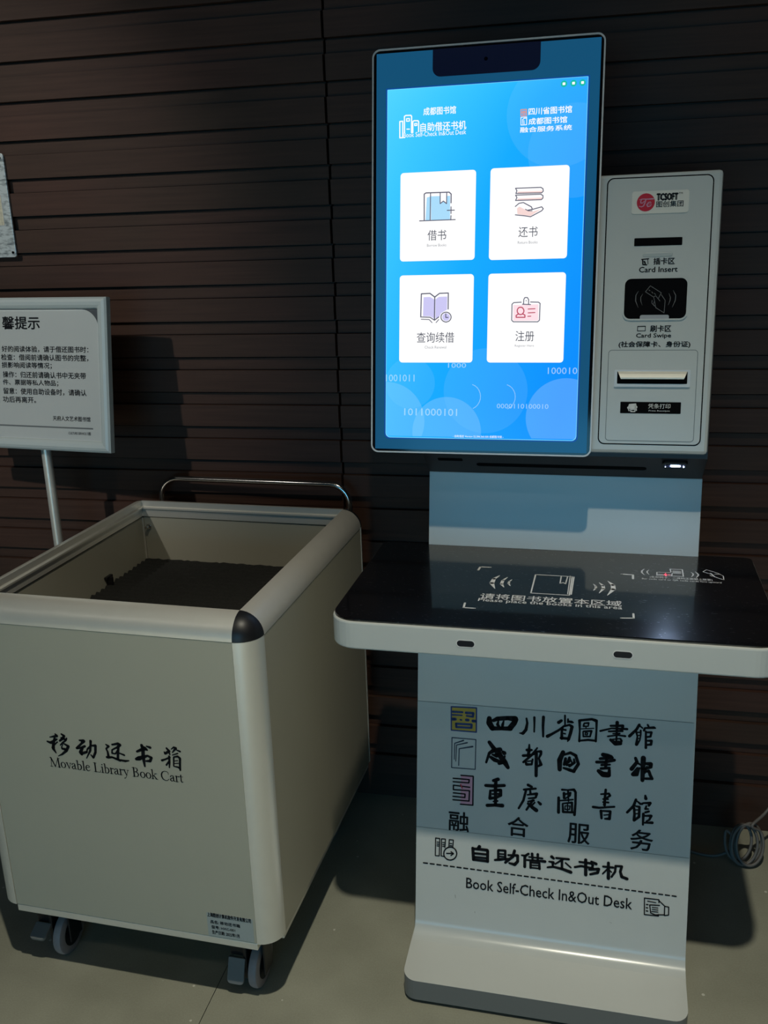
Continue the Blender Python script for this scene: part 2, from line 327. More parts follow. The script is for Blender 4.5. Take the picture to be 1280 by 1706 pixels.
DATA = json.loads(r'''{"s":{"row1":[[264,-1128,79,266,-1219,99,326,-1314,89],
[342,-1161,55,418,-1120,71,610,-1090,71,745,-1094,98],
[754,-1103,88,728,-1176,88,653,-1283,88],
[316,-1319,71,500,-1302,63,663,-1292,75],
[435,-1163,28,421,-1234,51,451,-1272,43],
[535,-1153,24,517,-1225,47,509,-1277,39],
[954,-1065,31,971,-1153,39,950,-1285,51,895,-1361,51,832,-1361,16],
[1099,-1031,39,1103,-1171,31,1103,-1311,27],
[1265,-1010,50,1261,-1186,43,1270,-1385,35],
[1654,-944,31,1658,-1060,31,1661,-1141,24],
[1593,-1048,45,1543,-1089,53],
[1711,-1010,31,1708,-1074,24],
[1721,-1054,38,1780,-1058,45,1806,-1065,24],
[1647,-1142,28,1556,-1232,39,1422,-1327,42,1347,-1374,56],
[1630,-1153,28,1607,-1227,39,1609,-1390,49],
[1647,-1151,31,1740,-1116,38,1788,-1147,52,1765,-1267,52,1732,-1396,49,1716,-1443,14],
[1615,-1218,28,1675,-1221,35],
[1626,-1289,21,1669,-1294,28],
[1595,-1383,46,1731,-1382,46],
[1919,-1018,45,1929,-1215,28,1927,-1413,38],
[1922,-1014,38,2139,-971,41,2207,-991,52],
[2223,-990,41,2227,-1186,31,2221,-1385,38],
[1927,-1404,31,2086,-1371,38,2221,-1376,35],
[2000,-1073,28,1993,-1119,28,2077,-1111,21,2083,-1048,31,2008,-1060,28],
[2040,-1123,21,2037,-1160,17],
[1953,-1173,17,2179,-1141,17],
[1988,-1227,24,1997,-1316,28,2117,-1305,28,2139,-1195,35,1996,-1217,28],
[2031,-1241,21,2029,-1277,21,2066,-1277,21,2073,-1241,21,2031,-1241,21],
[2589,-992,55,2587,-1134,38,2587,-1349,28],
[2476,-1065,34,2691,-1044,44,2685,-1098,45],
[2297,-1180,35,2495,-1111,27,2767,-1100,38],
[2447,-1174,31,2686,-1143,38],
[2523,-1212,24,2639,-1197,31],
[2434,-1271,28,2599,-1231,24,2740,-1237,34],
[2486,-1332,48,2572,-1395,69,2663,-1386,52],
[2659,-1297,31,2677,-1331,38,2655,-1396,41],
[2519,-1320,24,2651,-1292,24],
[2554,-1352,17,2636,-1344,24],
[2977,-1000,44,2931,-1093,41,2814,-1229,48],
[2986,-1017,27,3036,-1056,24],
[2924,-1120,34,2953,-1224,27,2943,-1376,48],
[3006,-1104,31,3009,-1183,27,2997,-1291,24,2951,-1375,38],
[2942,-1145,24,2991,-1140,24],
[2952,-1206,20,3001,-1193,20],
[2963,-1259,20,3004,-1255,17],
[3123,-986,30,3141,-1020,30],
[3063,-1098,37,3077,-1052,31,3231,-1029,44,3256,-1036,27],
[3096,-1113,31,3109,-1422,41],
[3105,-1129,31,3194,-1121,37,3181,-1202,34,3109,-1218,31],
[3112,-1288,27,3201,-1280,41,3196,-1351,41,3107,-1369,31]],"row2":[[274,-1595,60,354,-1699,72,473,-1829,87,573,-1962,91,633,-2057,60],
[480,-1717,71,355,-1750,72,278,-1808,48,223,-1998,36],
[309,-1887,52,378,-1931,72,456,-1953,60],
[337,-1833,32,415,-1846,68,482,-1788,60],
[559,-1780,71,529,-1752,40],
[570,-1840,32,515,-1968,68,467,-1993,56],
[1020,-1568,27,1018,-1693,51,1002,-1796,47],
[979,-1677,47,1065,-1668,39],
[912,-1795,47,1030,-1773,43,1162,-1729,27],
[1168,-1618,27,1068,-1769,39,919,-1922,39],
[956,-1892,31,977,-1960,47,1073,-1950,35,1089,-1848,31],
[995,-1898,24,1071,-1880,24],
[1152,-1700,51,1158,-1921,55,1161,-2164,51],
[1161,-1689,31,1237,-1681,47,1238,-1731,43,1203,-1816,31,1244,-1933,55,1197,-1974,31],
[1642,-1654,67,1584,-1813,82,1590,-1995,67],
[1662,-1700,37,1776,-1650,48,1876,-1697,52],
[1876,-1706,48,1926,-1854,52,1842,-2006,55],
[1661,-1958,37,1769,-1985,56,1851,-2006,52],
[1691,-1773,48,1668,-1891,44],
[1762,-1747,44,1746,-1825,55,1694,-1859,48],
[1843,-1767,29,1854,-1833,44,1767,-1909,44],
[1713,-1895,37,1802,-1877,33],
[1781,-1783,30,1819,-1865,26],
[2361,-1629,66,2449,-1639,65,2511,-1651,51],
[2311,-1710,44,2433,-1688,55,2529,-1668,44],
[2252,-1782,48,2401,-1767,47,2565,-1712,51],
[2432,-1650,47,2414,-1879,47],
[2342,-1830,40,2490,-1805,33],
[2335,-1897,44,2484,-1872,44],
[2293,-1949,62,2375,-2007,91,2463,-2007,88],
[2485,-1910,44,2480,-2015,62],
[2937,-1636,47,2966,-1708,54,2876,-1849,65],
[2993,-1733,36,3037,-1757,29],
[2979,-1820,36,2906,-1950,65,2976,-1952,47,3013,-1816,32],
[3074,-1622,79,3074,-1810,72,3075,-2045,61],
[3113,-1721,43,3208,-1720,65,3210,-1776,54,3126,-1814,43],
[3103,-1882,32,3179,-1855,47,3208,-1936,50,3246,-1998,43,3125,-2008,40],
[3141,-1774,25,3112,-1900,29]],"row3":[[454,-2310,60,367,-2346,52],
[416,-2355,52,408,-2428,60],
[223,-2459,52,389,-2451,60,574,-2420,52],
[313,-2552,40,307,-2708,52,375,-2690,48],
[323,-2551,32,449,-2527,52,508,-2520,52,510,-2623,52,394,-2698,44],
[409,-2469,56,417,-2819,52],
[354,-2616,32,490,-2594,32],
[260,-2854,57,397,-2832,52,544,-2825,68],
[376,-2762,28,454,-2743,32],
[1017,-2361,47,1085,-2390,43],
[942,-2461,36,1047,-2439,40,1162,-2417,36],
[981,-2477,40,938,-2677,40,855,-2841,36],
[1057,-2449,32,1069,-2539,40],
[1012,-2556,28,1184,-2516,47,1167,-2590,36],
[1033,-2625,28,1148,-2602,36],
[1025,-2688,28,1130,-2655,40],
[1111,-2657,40,1001,-2855,36],
[1026,-2728,40,1115,-2800,60,1183,-2844,67],
[1217,-2676,36,1256,-2712,51],
[1150,-2694,28,1076,-2784,32],
[1589,-2547,45,1594,-2838,49],
[1600,-2604,26,1717,-2585,26,1851,-2556,26],
[1647,-2385,37,1746,-2380,26,1862,-2361,45,1894,-2406,41,1898,-2637,37,1887,-2852,45],
[1685,-2449,48,1688,-2545,41],
[1713,-2465,30,1802,-2426,33,1795,-2485,30,1707,-2553,26],
[1755,-2383,33,1771,-2594,26],
[1665,-2664,30,1679,-2818,41,1868,-2806,37],
[1665,-2655,26,1835,-2616,37,1841,-2799,34],
[1711,-2698,19,1713,-2765,22,1794,-2756,22,1801,-2687,22,1711,-2694,19],
[1754,-2635,22,1760,-2818,22],
[2435,-2298,40,2426,-2442,40,2423,-2596,48],
[2353,-2393,29,2494,-2367,37,2516,-2403,37,2427,-2480,29],
[2392,-2484,26,2480,-2474,33],
[2394,-2542,26,2491,-2540,33],
[2221,-2658,44,2328,-2661,37,2600,-2610,33],
[2365,-2718,48,2379,-2861,37],
[2392,-2715,30,2533,-2708,40,2521,-2854,48,2442,-2863,30],
[2421,-2793,22,2509,-2774,26],
[2978,-2427,40,2940,-2555,44,2832,-2692,40],
[2997,-2454,25,3060,-2503,36],
[2950,-2592,40,2963,-2705,40,2960,-2830,47],
[2966,-2552,25,3045,-2562,40,3044,-2753,44,2969,-2829,37],
[2969,-2628,25,3030,-2621,22],
[2981,-2703,22,3032,-2688,22],
[3139,-2333,33,3150,-2388,54],
[3086,-2500,36,3111,-2479,29,3231,-2465,47,3208,-2515,40],
[3165,-2529,29,3150,-2588,36,3202,-2582,25],
[3153,-2654,36,3213,-2628,36],
[3120,-2687,44,3120,-2897,33],
[3138,-2723,29,3259,-2709,43,3228,-2789,33,3177,-2823,25],
[3144,-2856,29,3282,-2839,47]],"row5":[[128,-3704,57,90,-3762,41],
[0,-3752,49,18,-3982,53],
[10,-3761,45,278,-3759,53,288,-3778,49,289,-3989,49],
[31,-3854,41,270,-3848,41],
[33,-3928,37,272,-3924,37],
[14,-3983,45,293,-3985,45],
[489,-3742,41,493,-3920,41],
[495,-3731,37,622,-3725,40,626,-3903,41],
[506,-3803,28,624,-3798,28],
[507,-3855,28,625,-3851,28],
[430,-3939,37,528,-3916,49,704,-3876,32],
[798,-3703,48,772,-3821,49,628,-3966,41],
[683,-3807,36,859,-3793,48,862,-3914,48,805,-3984,53,706,-3966,36],
[1062,-3731,40,1005,-3780,44,936,-3775,28],
[995,-3792,48,997,-4001,48],
[1129,-3722,44,1143,-3856,36],
[1236,-3719,44,1239,-3844,36],
[1073,-3792,28,1324,-3791,32],
[1036,-3860,32,1171,-3852,36,1374,-3847,48],
[1105,-3893,40,1108,-4007,40],
[1105,-3903,28,1269,-3892,36,1276,-4006,44],
[1116,-3954,24,1271,-3944,24],
[1108,-4003,28,1272,-4002,28],
[1495,-3734,52,1534,-3764,40],
[1450,-3837,28,1527,-3844,48,1519,-3897,36],
[1425,-3957,32,1530,-3931,40,1703,-3955,48,1857,-3997,56],
[1582,-3749,36,1811,-3744,40],
[1706,-3758,36,1566,-3870,28],
[1688,-3781,40,1693,-3946,44],
[1756,-3824,28,1854,-3904,28],
[2122,-3714,51,2133,-4011,55],
[1929,-3884,36,2042,-3848,39,2269,-3869,43],
[2011,-3770,35,2228,-3772,43,2258,-3809,39,2232,-3874,35],
[2227,-3735,35,2313,-3771,51],
[2195,-3900,39,2363,-3867,51,2347,-3941,47,2217,-3990,39],
[2536,-3721,47,2547,-4027,55],
[2445,-3805,35,2623,-3802,39],
[2531,-3834,31,2441,-3949,27],
[2550,-3852,23,2598,-3897,23],
[2668,-3765,39,2663,-3878,39,2602,-3989,35],
[2677,-3764,35,2779,-3760,43,2755,-3866,43,2787,-3964,51,2881,-3992,51]],"pedicon":[[-727,-3636,19,-645,-3637,19,-651,-3995,19,-728,-3999,19,-727,-3636,19],
[-542,-3811,19,-534,-3635,19,-611,-3639,19,-614,-3990,19,-565,-3995,19],
[-465,-3786,19,-459,-3637,19,-379,-3635,19,-387,-3784,19],
[-506,-3923,21,-373,-3912,21],
[-420,-3880,21,-373,-3912,21,-422,-3959,21],
[-699,-3714,17,-661,-3713,17],
[-699,-3756,17,-660,-3755,17],
[-698,-3794,17,-659,-3794,17],
[-588,-3710,17,-553,-3710,17],
[-587,-3753,17,-553,-3752,17],
[-587,-3789,17,-552,-3789,17],
[-442,-3713,17,-408,-3713,17],
[-442,-3755,17,-407,-3755,17],
[-308,-3904,21,-314,-3939,21,-325,-3972,21,-345,-4002,21,-371,-4027,21,-401,-4044,21,-433,-4054,21,-467,-4052,21,-498,-4044,21,-525,-4026,21,-545,-4001,21,-558,-3970,21,-562,-3937,21,-559,-3900,21,-547,-3867,21,-527,-3836,21,-501,-3812,21,-471,-3795,21,-437,-3787,21,-405,-3787,21,-374,-3796,21,-348,-3813,21,-327,-3838,21,-315,-3869,21,-308,-3902,21],
[3469,-4381,19,3466,-4324,19,3209,-4326,19,3220,-4653,19,3472,-4647,19,3470,-4617,19],
[3267,-4379,16,3414,-4389,15],
[3467,-4340,19,3572,-4434,19],
[3316,-4448,19,3480,-4433,19],
[3307,-4449,19,3332,-4606,19,3416,-4631,19,3562,-4609,19],
[3354,-4490,15,3455,-4489,15],
[3356,-4531,16,3457,-4530,15],
[3349,-4573,16,3459,-4571,15],
[3572,-4438,19,3645,-4444,19,3649,-4601,19,3577,-4622,19,3572,-4438,19],
[3251,-4449,23,3275,-4450,23],
[3250,-4513,23,3274,-4514,23],
[3253,-4576,23,3277,-4577,23]],"dash":[[-959,-4178,28,-883,-4179,28],
[-826,-4179,28,-750,-4180,28],
[-693,-4180,28,-617,-4181,28],
[-561,-4181,28,-485,-4182,28],
[-429,-4182,28,-353,-4183,28],
[-297,-4183,28,-222,-4184,28],
[-166,-4184,28,-91,-4185,28],
[-35,-4185,28,39,-4186,28],
[95,-4186,28,169,-4187,27],
[225,-4187,27,299,-4188,27],
[355,-4188,27,428,-4189,27],
[484,-4189,27,557,-4190,27],
[612,-4190,27,685,-4191,27],
[740,-4191,27,813,-4192,27],
[868,-4192,27,941,-4193,27],
[995,-4193,27,1068,-4194,27],
[1122,-4194,27,1195,-4195,27],
[1249,-4195,27,1321,-4196,27],
[1375,-4196,27,1447,-4197,27],
[1501,-4197,27,1572,-4198,27],
[1626,-4198,27,1697,-4199,27],
[1751,-4199,27,1822,-4200,27],
[1875,-4200,27,1946,-4201,27],
[2000,-4201,27,2070,-4202,26],
[2123,-4202,26,2194,-4203,26],
[2247,-4203,26,2317,-4204,26],
[2369,-4204,26,2440,-4205,26],
[2492,-4205,26,2562,-4205,26],
[2614,-4206,26,2684,-4206,26],
[2736,-4207,26,2805,-4207,26],
[2857,-4208,26,2926,-4208,26],
[2978,-4209,26,3047,-4209,26],
[3099,-4210,26,3167,-4210,26],
[3219,-4211,26,3287,-4211,26],
[3339,-4211,26,3407,-4212,26],
[3458,-4212,26,3526,-4213,26],
[3577,-4213,26,3645,-4214,26],
[3696,-4214,26,3764,-4215,26]],"seal_yellow":[[-467,-957,6,31,-937,6,36,-1429,6,-460,-1433,6]],"seal_blue":[[-459,-964,26,19,-946,26,24,-1420,26,-452,-1424,26,-459,-964,26],
[-432,-1059,44,-245,-1053,40],
[-431,-1120,32,-254,-1114,28],
[-176,-1057,52,-39,-1054,48,-48,-1122,44,-165,-1117,36],
[-435,-1206,60,-380,-1201,60],
[-46,-1207,56,9,-1206,56],
[-282,-1204,32,-262,-1207,32],
[-168,-1198,56,-134,-1197,56],
[-363,-1289,44,-68,-1278,44,-71,-1344,44,-358,-1354,44,-363,-1289,44]],"box_dark":[[-438,-1572,18,19,-1569,18,17,-2159,18,-435,-2170,18,-438,-1572,18],
[-216,-1608,28,-383,-1680,18,-387,-2000,16],
[-146,-1646,28,-348,-1711,18,-357,-2034,16],
[-41,-1712,32,-296,-1780,20,-300,-2114,18]],"maze_pink":[[-253,-2306,6,-18,-2301,6,-15,-2882,6,-254,-2888,6]],"maze_dark":[[-253,-2306,28,-18,-2301,28,-15,-2882,28,-254,-2888,29],
[-401,-2382,28,-94,-2376,28,-99,-2442,28,-400,-2451,28],
[-81,-2528,28,-395,-2521,28,-394,-2610,29,-84,-2598,28,-90,-2807,28,-399,-2815,29],
[-393,-2675,29,-168,-2674,28,-171,-2745,28,-400,-2746,29]],"maze_red":[[-260,-2485,20,-223,-2560,20]],"cartbrush":[[1806,5541,29,1832,5508,49,1685,5467,17],
[1622,5374,30,1687,5357,49,1822,5440,32],
[1783,5466,37,1738,5327,54,1724,5240,57,1768,5159,20],
[1826,5386,25,1754,5317,25,1703,5262,30],
[1930,5555,32,1981,5525,44,1949,5473,49,1879,5416,37],
[2023,5481,29,2005,5443,32,1936,5387,32,1879,5331,25],
[1913,5481,25,1983,5459,42],
[1957,5365,29,2037,5325,49,1987,5234,49,1889,5149,35,1802,5102,12],
[1899,5297,25,1906,5261,37,1966,5256,49],
[1931,5349,17,1898,5291,17],
[2276,5472,27,2359,5466,61,2303,5405,37,2218,5323,42],
[2204,5309,44,2291,5325,37,2369,5365,44],
[2315,5322,49,2266,5231,61,2286,5197,49],
[2275,5208,49,2390,5252,44],
[2499,5482,48,2490,5415,41,2468,5292,41,2373,5128,17],
[2424,5323,36,2493,5391,29,2584,5402,48,2566,5267,44,2510,5157,41,2468,5207,22],
[2410,5309,29,2395,5247,29],
[2793,5450,24,2843,5420,41,2788,5366,29,2811,5308,36,2816,5213,48],
[2784,5197,44,2887,5209,36,3035,5161,41],
[2916,5461,31,3035,5494,46,3070,5473,51,2999,5406,39],
[2993,5412,31,2903,5356,28,2895,5291,31,2958,5285,26,3019,5370,31],
[3039,5424,33,3011,5305,47,2997,5193,44],
[3037,5308,26,3129,5280,34],
[2806,5195,44,2910,5208,26,3033,5171,36,3134,5164,41,3206,5179,23],
[3491,5516,51,3507,5441,59,3496,5286,64,3506,5106,33],
[3484,5509,18,3548,5472,46,3582,5437,38],
[3388,5382,38,3468,5424,51,3571,5449,38],
[3357,5230,51,3410,5250,77,3581,5322,38,3653,5292,46,3620,5224,49,3544,5214,31],
[3584,5508,25,3650,5490,46],
[3963,5514,33,4006,5462,45,3927,5408,43,3911,5438,20],
[3999,5449,38,4012,5399,25],
[4048,5505,15,4102,5550,30,4137,5535,45,4066,5444,20],
[4146,5504,20,4211,5480,33],
[3849,5265,38,3914,5292,30,4006,5341,33],
[3996,5359,38,3989,5244,38,3978,5140,23],
[3994,5282,25,3927,5185,33],
[4082,5357,25,4158,5379,38,4197,5346,40,4184,5216,38,4180,5113,30],
[4080,5344,30,4064,5189,25],
[4074,5279,15,4149,5295,18],
[4068,5228,15,4156,5245,18],
[4063,5176,20,4148,5167,33,4182,5139,33],
[4061,5393,18,4164,5437,25]],"deskicon":[[43,2548,40,59,2721,40,244,2725,40],
[2555,2718,38,2748,2711,38,2745,2507,38],
[40,971,35,47,770,34,232,769,34],
[2723,945,33,2726,764,32,2532,738,32],
[458,2333,13,377,2152,68,363,1935,84,448,1683,12],
[602,2259,13,538,2105,51,533,1919,58,593,1767,12],
[691,2164,13,653,2065,38,650,1958,42,693,1852,12],
[2319,2342,12,2407,2160,74,2415,1955,80,2319,1667,12],
[2176,2243,12,2244,2100,57,2252,1964,56,2184,1745,12],
[2080,2158,12,2123,2060,41,2128,1965,40,2087,1850,12],
[1075,2471,26,1742,2463,26,1729,1614,24],
[1075,2471,26,1066,1576,24,1702,1570,24,1712,2473,26],
[1676,2496,17,1672,1618,16],
[1523,2444,21,1521,2099,21,1573,2150,21,1615,2086,21,1633,2446,21],
[2950,3044,8,2904,2941,30,2901,2846,30,2944,2732,7],
[3028,3004,8,2994,2933,25,2994,2847,25,3025,2762,7],
[3739,2998,7,3770,2922,25,3764,2844,24,3730,2759,7],
[3813,3035,7,3854,2913,29,3848,2836,29,3807,2729,7],
[3393,3102,20,3601,3107,20,3596,2756,19,3417,2754,20],
[3393,3102,20,3399,2951,20],
[3390,2920,17,3159,2910,17,3152,2743,17,3402,2747,17,3417,2889,17],
[3941,3046,12,4011,3160,12,4188,3015,12,4266,2883,12],
[3941,3046,12,4070,2946,12],
[4266,2883,15,4256,2691,14,4114,2818,15],
[4067,2988,30,4115,2826,24],
[3171,2801,30,3271,2803,30],
[3349,2807,30,3399,2806,29],
[3438,3013,25,3566,3007,25],
[3435,2957,30,3563,2954,30],
[3435,2901,25,3560,2898,25],
[4050,2879,20,4081,2842,19],
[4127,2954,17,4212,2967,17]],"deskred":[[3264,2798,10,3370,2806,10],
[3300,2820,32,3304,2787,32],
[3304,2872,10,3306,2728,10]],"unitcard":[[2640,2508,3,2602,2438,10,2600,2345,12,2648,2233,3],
[2713,2460,3,2682,2402,9,2685,2343,9,2711,2273,3],
[3138,2465,3,3166,2395,10,3163,2348,10,3136,2267,3],
[3206,2510,3,3250,2428,11,3248,2347,11,3202,2231,3],
[2832,2592,8,3015,2473,8,2973,2386,8],
[2832,2592,8,2756,2494,8,2892,2405,8],
[2892,2405,8,2925,2427,8,2998,2339,8],
[3016,2443,8,3083,2349,8,3075,2140,8,2934,2229,8],
[2934,2229,7,2912,2340,7,2892,2405,7],
[2871,2352,7,2867,2306,7,2910,2258,7],
[2906,2329,7,2891,2282,7,2939,2235,7],
[2812,2522,9,2830,2510,9],
[2859,2492,9,2877,2469,9],
[2900,2469,9,2924,2445,9]],"unitdark":[[2653,1917,16,2780,1920,16],
[2653,1921,11,2652,1843,11,2780,1844,11,2780,1920,11,2653,1917,11],
[2672,3029,19,2784,3038,19],
[2687,3029,23,2695,2946,23,2756,2939,23],
[2771,3031,12,2778,2954,12],
[2716,2994,27,2732,2964,27]],"tc":[[2591,3897,8,2631,3886,14,2665,3899,16,2687,3958,20,2700,4007,16],
[2596,4001,8,2631,4011,12,2739,4007,18,2818,4010,22],
[2640,4009,8,2617,3985,14,2618,3950,16,2643,3945,12,2676,3978,10],
[2786,3944,10,2771,3960,12,2741,3951,16,2718,3917,22,2734,3887,20,2773,3895,14,2792,3919,8],
[2743,3926,8,2782,3930,8]],"printicon":[[2573,590,28,2671,599,28],
[2556,540,44,2683,551,44],
[2564,570,24,2678,575,24],
[2557,519,20,2568,489,20],
[2684,527,20,2689,495,20],
[2590,526,16,2598,474,16,2666,474,16,2664,531,16],
[2606,510,20,2655,515,20]],"ic_line":[[-1104,3781,17,-477,3782,16],
[-1022,3786,19,-1027,4228,19,-996,4246,19,-590,4243,19,-554,4210,19,-554,4064,19],
[-553,3998,16,-552,3886,16],
[-551,3851,16,-556,3779,16],
[-915,4240,16,-917,3783,17],
[-746,4239,16,-744,4058,16,-689,4098,16,-632,4054,16,-632,4237,16],
[-619,3941,16,-494,3940,16],
[548,4261,16,973,4259,16,1008,4237,16,1015,4195,16,989,4170,16,555,4177,16],
[548,4261,16,573,4218,16,555,4177,16],
[551,4149,16,976,4148,16,1012,4123,16,1013,4084,16,987,4059,16,553,4062,16],
[551,4149,16,576,4108,16,553,4062,16],
[552,3963,16,613,4013,16,686,4023,16,822,3948,16,842,3908,16,756,3893,16],
[823,3901,16,996,3942,16,1023,3909,16,997,3877,16,813,3786,16,705,3806,16,556,3826,16],
[723,3912,13,770,3885,13,837,3882,13],
[-1066,2138,20,-1059,2538,20,-905,2543,20,-819,2479,20,-735,2541,19,-579,2544,19,-578,2270,19],
[-819,2479,20,-819,2080,20],
[-1058,2138,17,-900,2131,17,-819,2080,17,-743,2135,17],
[-1057,2099,14,-914,2092,14,-862,2039,14],
[-790,2039,14,-743,2091,14],
[693,2370,16,564,2364,16,535,2338,16,536,2068,16,564,2040,16,982,2036,16,1011,2063,16,1014,2345,16,986,2366,16,851,2371,16],
[715,2335,16,852,2328,16],
[732,2335,16,735,2416,16,753,2447,16,794,2447,16,817,2414,16,819,2334,16],
[774,2394,16,777,2391,16],
[-522,2130,17,-527,2108,17,-535,2089,17,-549,2072,17,-566,2059,17,-589,2051,17,-611,2045,17,-637,2051,17,-657,2059,17,-677,2073,17,-691,2090,17,-700,2109,17,-703,2131,17,-701,2156,17,-693,2175,17,-679,2192,17,-659,2205,17,-639,2213,17,-614,2216,17,-591,2213,17,-568,2204,17,-551,2190,17,-537,2174,17,-528,2154,17,-522,2130,17],
[-619,2188,17,-618,2125,17,-578,2125,17]],"ic_red":[[743,2222,19,738,2200,19,725,2179,19,709,2166,19,687,2161,19,662,2166,19,646,2180,19,631,2202,19,628,2223,19,630,2248,19,643,2269,19,660,2282,19,684,2285,19,706,2282,19,723,2268,19,737,2246,19,743,2222,19],
[651,2174,19,611,2148,19,612,2115,19,762,2114,19,761,2152,19,720,2174,19],
[813,2253,16,930,2257,16],
[815,2189,16,931,2193,16],
[811,2130,16,862,2132,16]],"fill_blue":[[-981,4168,3,-914,4187,3,-909,3791,3,-999,3788,3],
[-908,4186,3,-751,4186,3,-750,4053,3,-688,4088,3,-626,4048,3,-628,4181,3,-573,4184,3,-567,3785,3,-903,3791,3]],"fill_peach":[[587,4205,3,975,4202,3,998,4222,3,989,4176,3,587,4181,3],
[590,4092,3,978,4093,3,1007,4108,3,987,4064,3,585,4066,3],
[580,3930,3,620,3960,3,743,3893,3,837,3869,3,983,3903,3,812,3797,3,704,3816,3,591,3836,3]],"fill_lilac":[[-1019,2479,3,-904,2483,3,-830,2438,3,-826,2108,3,-900,2150,3,-1026,2151,3],
[-807,2438,3,-748,2481,3,-598,2484,3,-600,2257,3,-702,2203,3,-729,2148,3,-803,2108,3],
[-544,2130,3,-550,2105,3,-566,2086,3,-586,2070,3,-612,2065,3,-640,2070,3,-660,2087,3,-677,2106,3,-681,2131,3,-678,2159,3,-661,2178,3,-642,2194,3,-613,2197,3,-588,2193,3,-568,2177,3,-551,2157,3]],"fill_pink":[[557,2324,3,987,2332,3,989,2058,3,564,2056,3]],"scr_white":[[-1471,5453,20,-1420,5456,20,-1418,5185,20,-1469,5185,20,-1471,5453,20],
[-1386,5268,20,-1391,5532,20,-1367,5547,20,-1278,5545,20,-1263,5525,20,-1264,5261,20],
[-1352,5494,17,-1302,5494,17,-1301,5452,17,-1352,5452,17,-1352,5494,17],
[-1345,5321,17,-1300,5319,17],
[-1240,5260,20,-1242,5440,20,-1218,5453,20,-1150,5449,20,-1138,5429,20,-1139,5268,20],
[-1209,5405,17,-1170,5406,17,-1170,5373,17,-1208,5372,17,-1209,5405,17],
[-1424,5186,14,-1379,5183,14],
[609,5405,11,705,5405,11,708,5281,11,613,5281,11,609,5405,11],
[646,5295,11,639,5366,11,661,5386,11,694,5387,11],
[669,5294,8,661,5354,8]],"scr_orange":[[606,5527,14,699,5527,14,702,5427,14,609,5427,14,606,5527,14],
[630,5498,17,680,5498,17],
[624,5477,17,686,5476,17],
[636,5452,17,676,5450,17]]},"t":[["ped","融",-472,-3438,385,391,4],
["ped","合",658,-3405,385,385,-1],
["ped","服",1780,-3408,396,391,2],
["ped","务",2912,-3400,395,397,-8],
["ped","Book Self-Check In&Out Desk",-114,-4588,3107,219,0],
["unitbig","TCSOFT",2875,3982,335,106,12],
["unitd","图创集团",2870,3871,431,97,13],
["unitd","TM",3221,4070,62,29,2],
["unitd","插卡区",2867,2940,339,108,7],
["unitd","Card Insert",2637,2816,623,89,-3],
["unitd","刷卡区",2862,1825,338,110,8],
["unitd","Card Swipe",2634,1710,571,91,7],
["unitd","(社会保障卡、身份证)",2351,1556,1173,111,2],
["unitw","凭条打印",2883,530,366,82,10],
["unitw","Print Receipts",2895,473,347,31,10],
["desk","请将图书放置本区域",247,1205,2299,237,-1],
["desk","Please place the books in this area",237,1049,2317,167,-15],
["desk","Bar code card or QR code cards face upward",2896,2497,1307,88,-16],
["desk","(条形码卡、二维码正面朝上放置)",3029,2598,1037,104,-32],
["cartd","上海图创计算机软件开发有限公司",4415,2150,841,92,74],
["cartd","品名: 移动还书箱",4464,2011,573,72,27],
["cartd","型号: HXC-001",4477,1902,458,66,26],
["cartd","生产日期: 2022年1月",4478,1785,529,80,40],
["scr","成都图书馆",-1057,5529,562,127,-17],
["scr","自助借还书机",-1107,5266,792,142,-8],
["scr","Book Self-Check In&Out Desk",-1402,5185,1088,79,-3],
["scr","四川省图书馆",735,5432,711,114,-17],
["scr","成都图书馆",739,5277,633,105,-11],
["scr","融合服务系统",602,5159,853,86,-22],
["btn","借书",-959,3443,329,177,6],
["btn","还书",615,3454,324,173,5],
["btn","查询续借",-1133,1690,668,183,8],
["btn","注册",607,1707,320,179,4],
["btns","Borrow Books",-968,3339,340,46,1],
["btns","Return Books",607,3344,335,45,-4],
["btns","Check Renewal",-991,1588,388,47,4],
["btns","Register Here",599,1605,330,46,4],
["scrf","1001011",-1694,1009,524,123,13],
["scrf","1011000101",-1352,405,960,128,24],
["scrf","1000",-566,1253,321,84,6],
["scrf","100010",1178,1150,498,112,17],
["scrf","0000110100010",310,550,896,83,16],
["scr","- 自助借还 Version 22.206.260.500 成都图书馆 -",-461,28,898,43,12],
["sign","馨提示",-2777,2666,1005,275,15],
["sign","好的阅读体验，请于借还图书时：",-2825,2162,2297,137,3],
["sign","检查：借阅前请确认图书的完整，",-2853,1978,2317,138,10],
["sign","损影响阅读等情况；",-2847,1800,1347,139,1],
["sign","操作：归还前请确认书中无夹带",-2828,1595,2214,139,21],
["sign","件、票据等私人物品；",-2838,1422,1494,133,11],
["sign","留意：使用自助设备时，请确认",-2835,1224,2220,140,34],
["sign","功后再离开。",-2862,1039,904,135,4],
["sign","天府人文艺术图书馆",-1526,666,988,106,13],
["signs","CULTURE SERVICE 川图",-1125,367,582,67,-11]]}''')
ST, TX = DATA['s'], DATA['t']

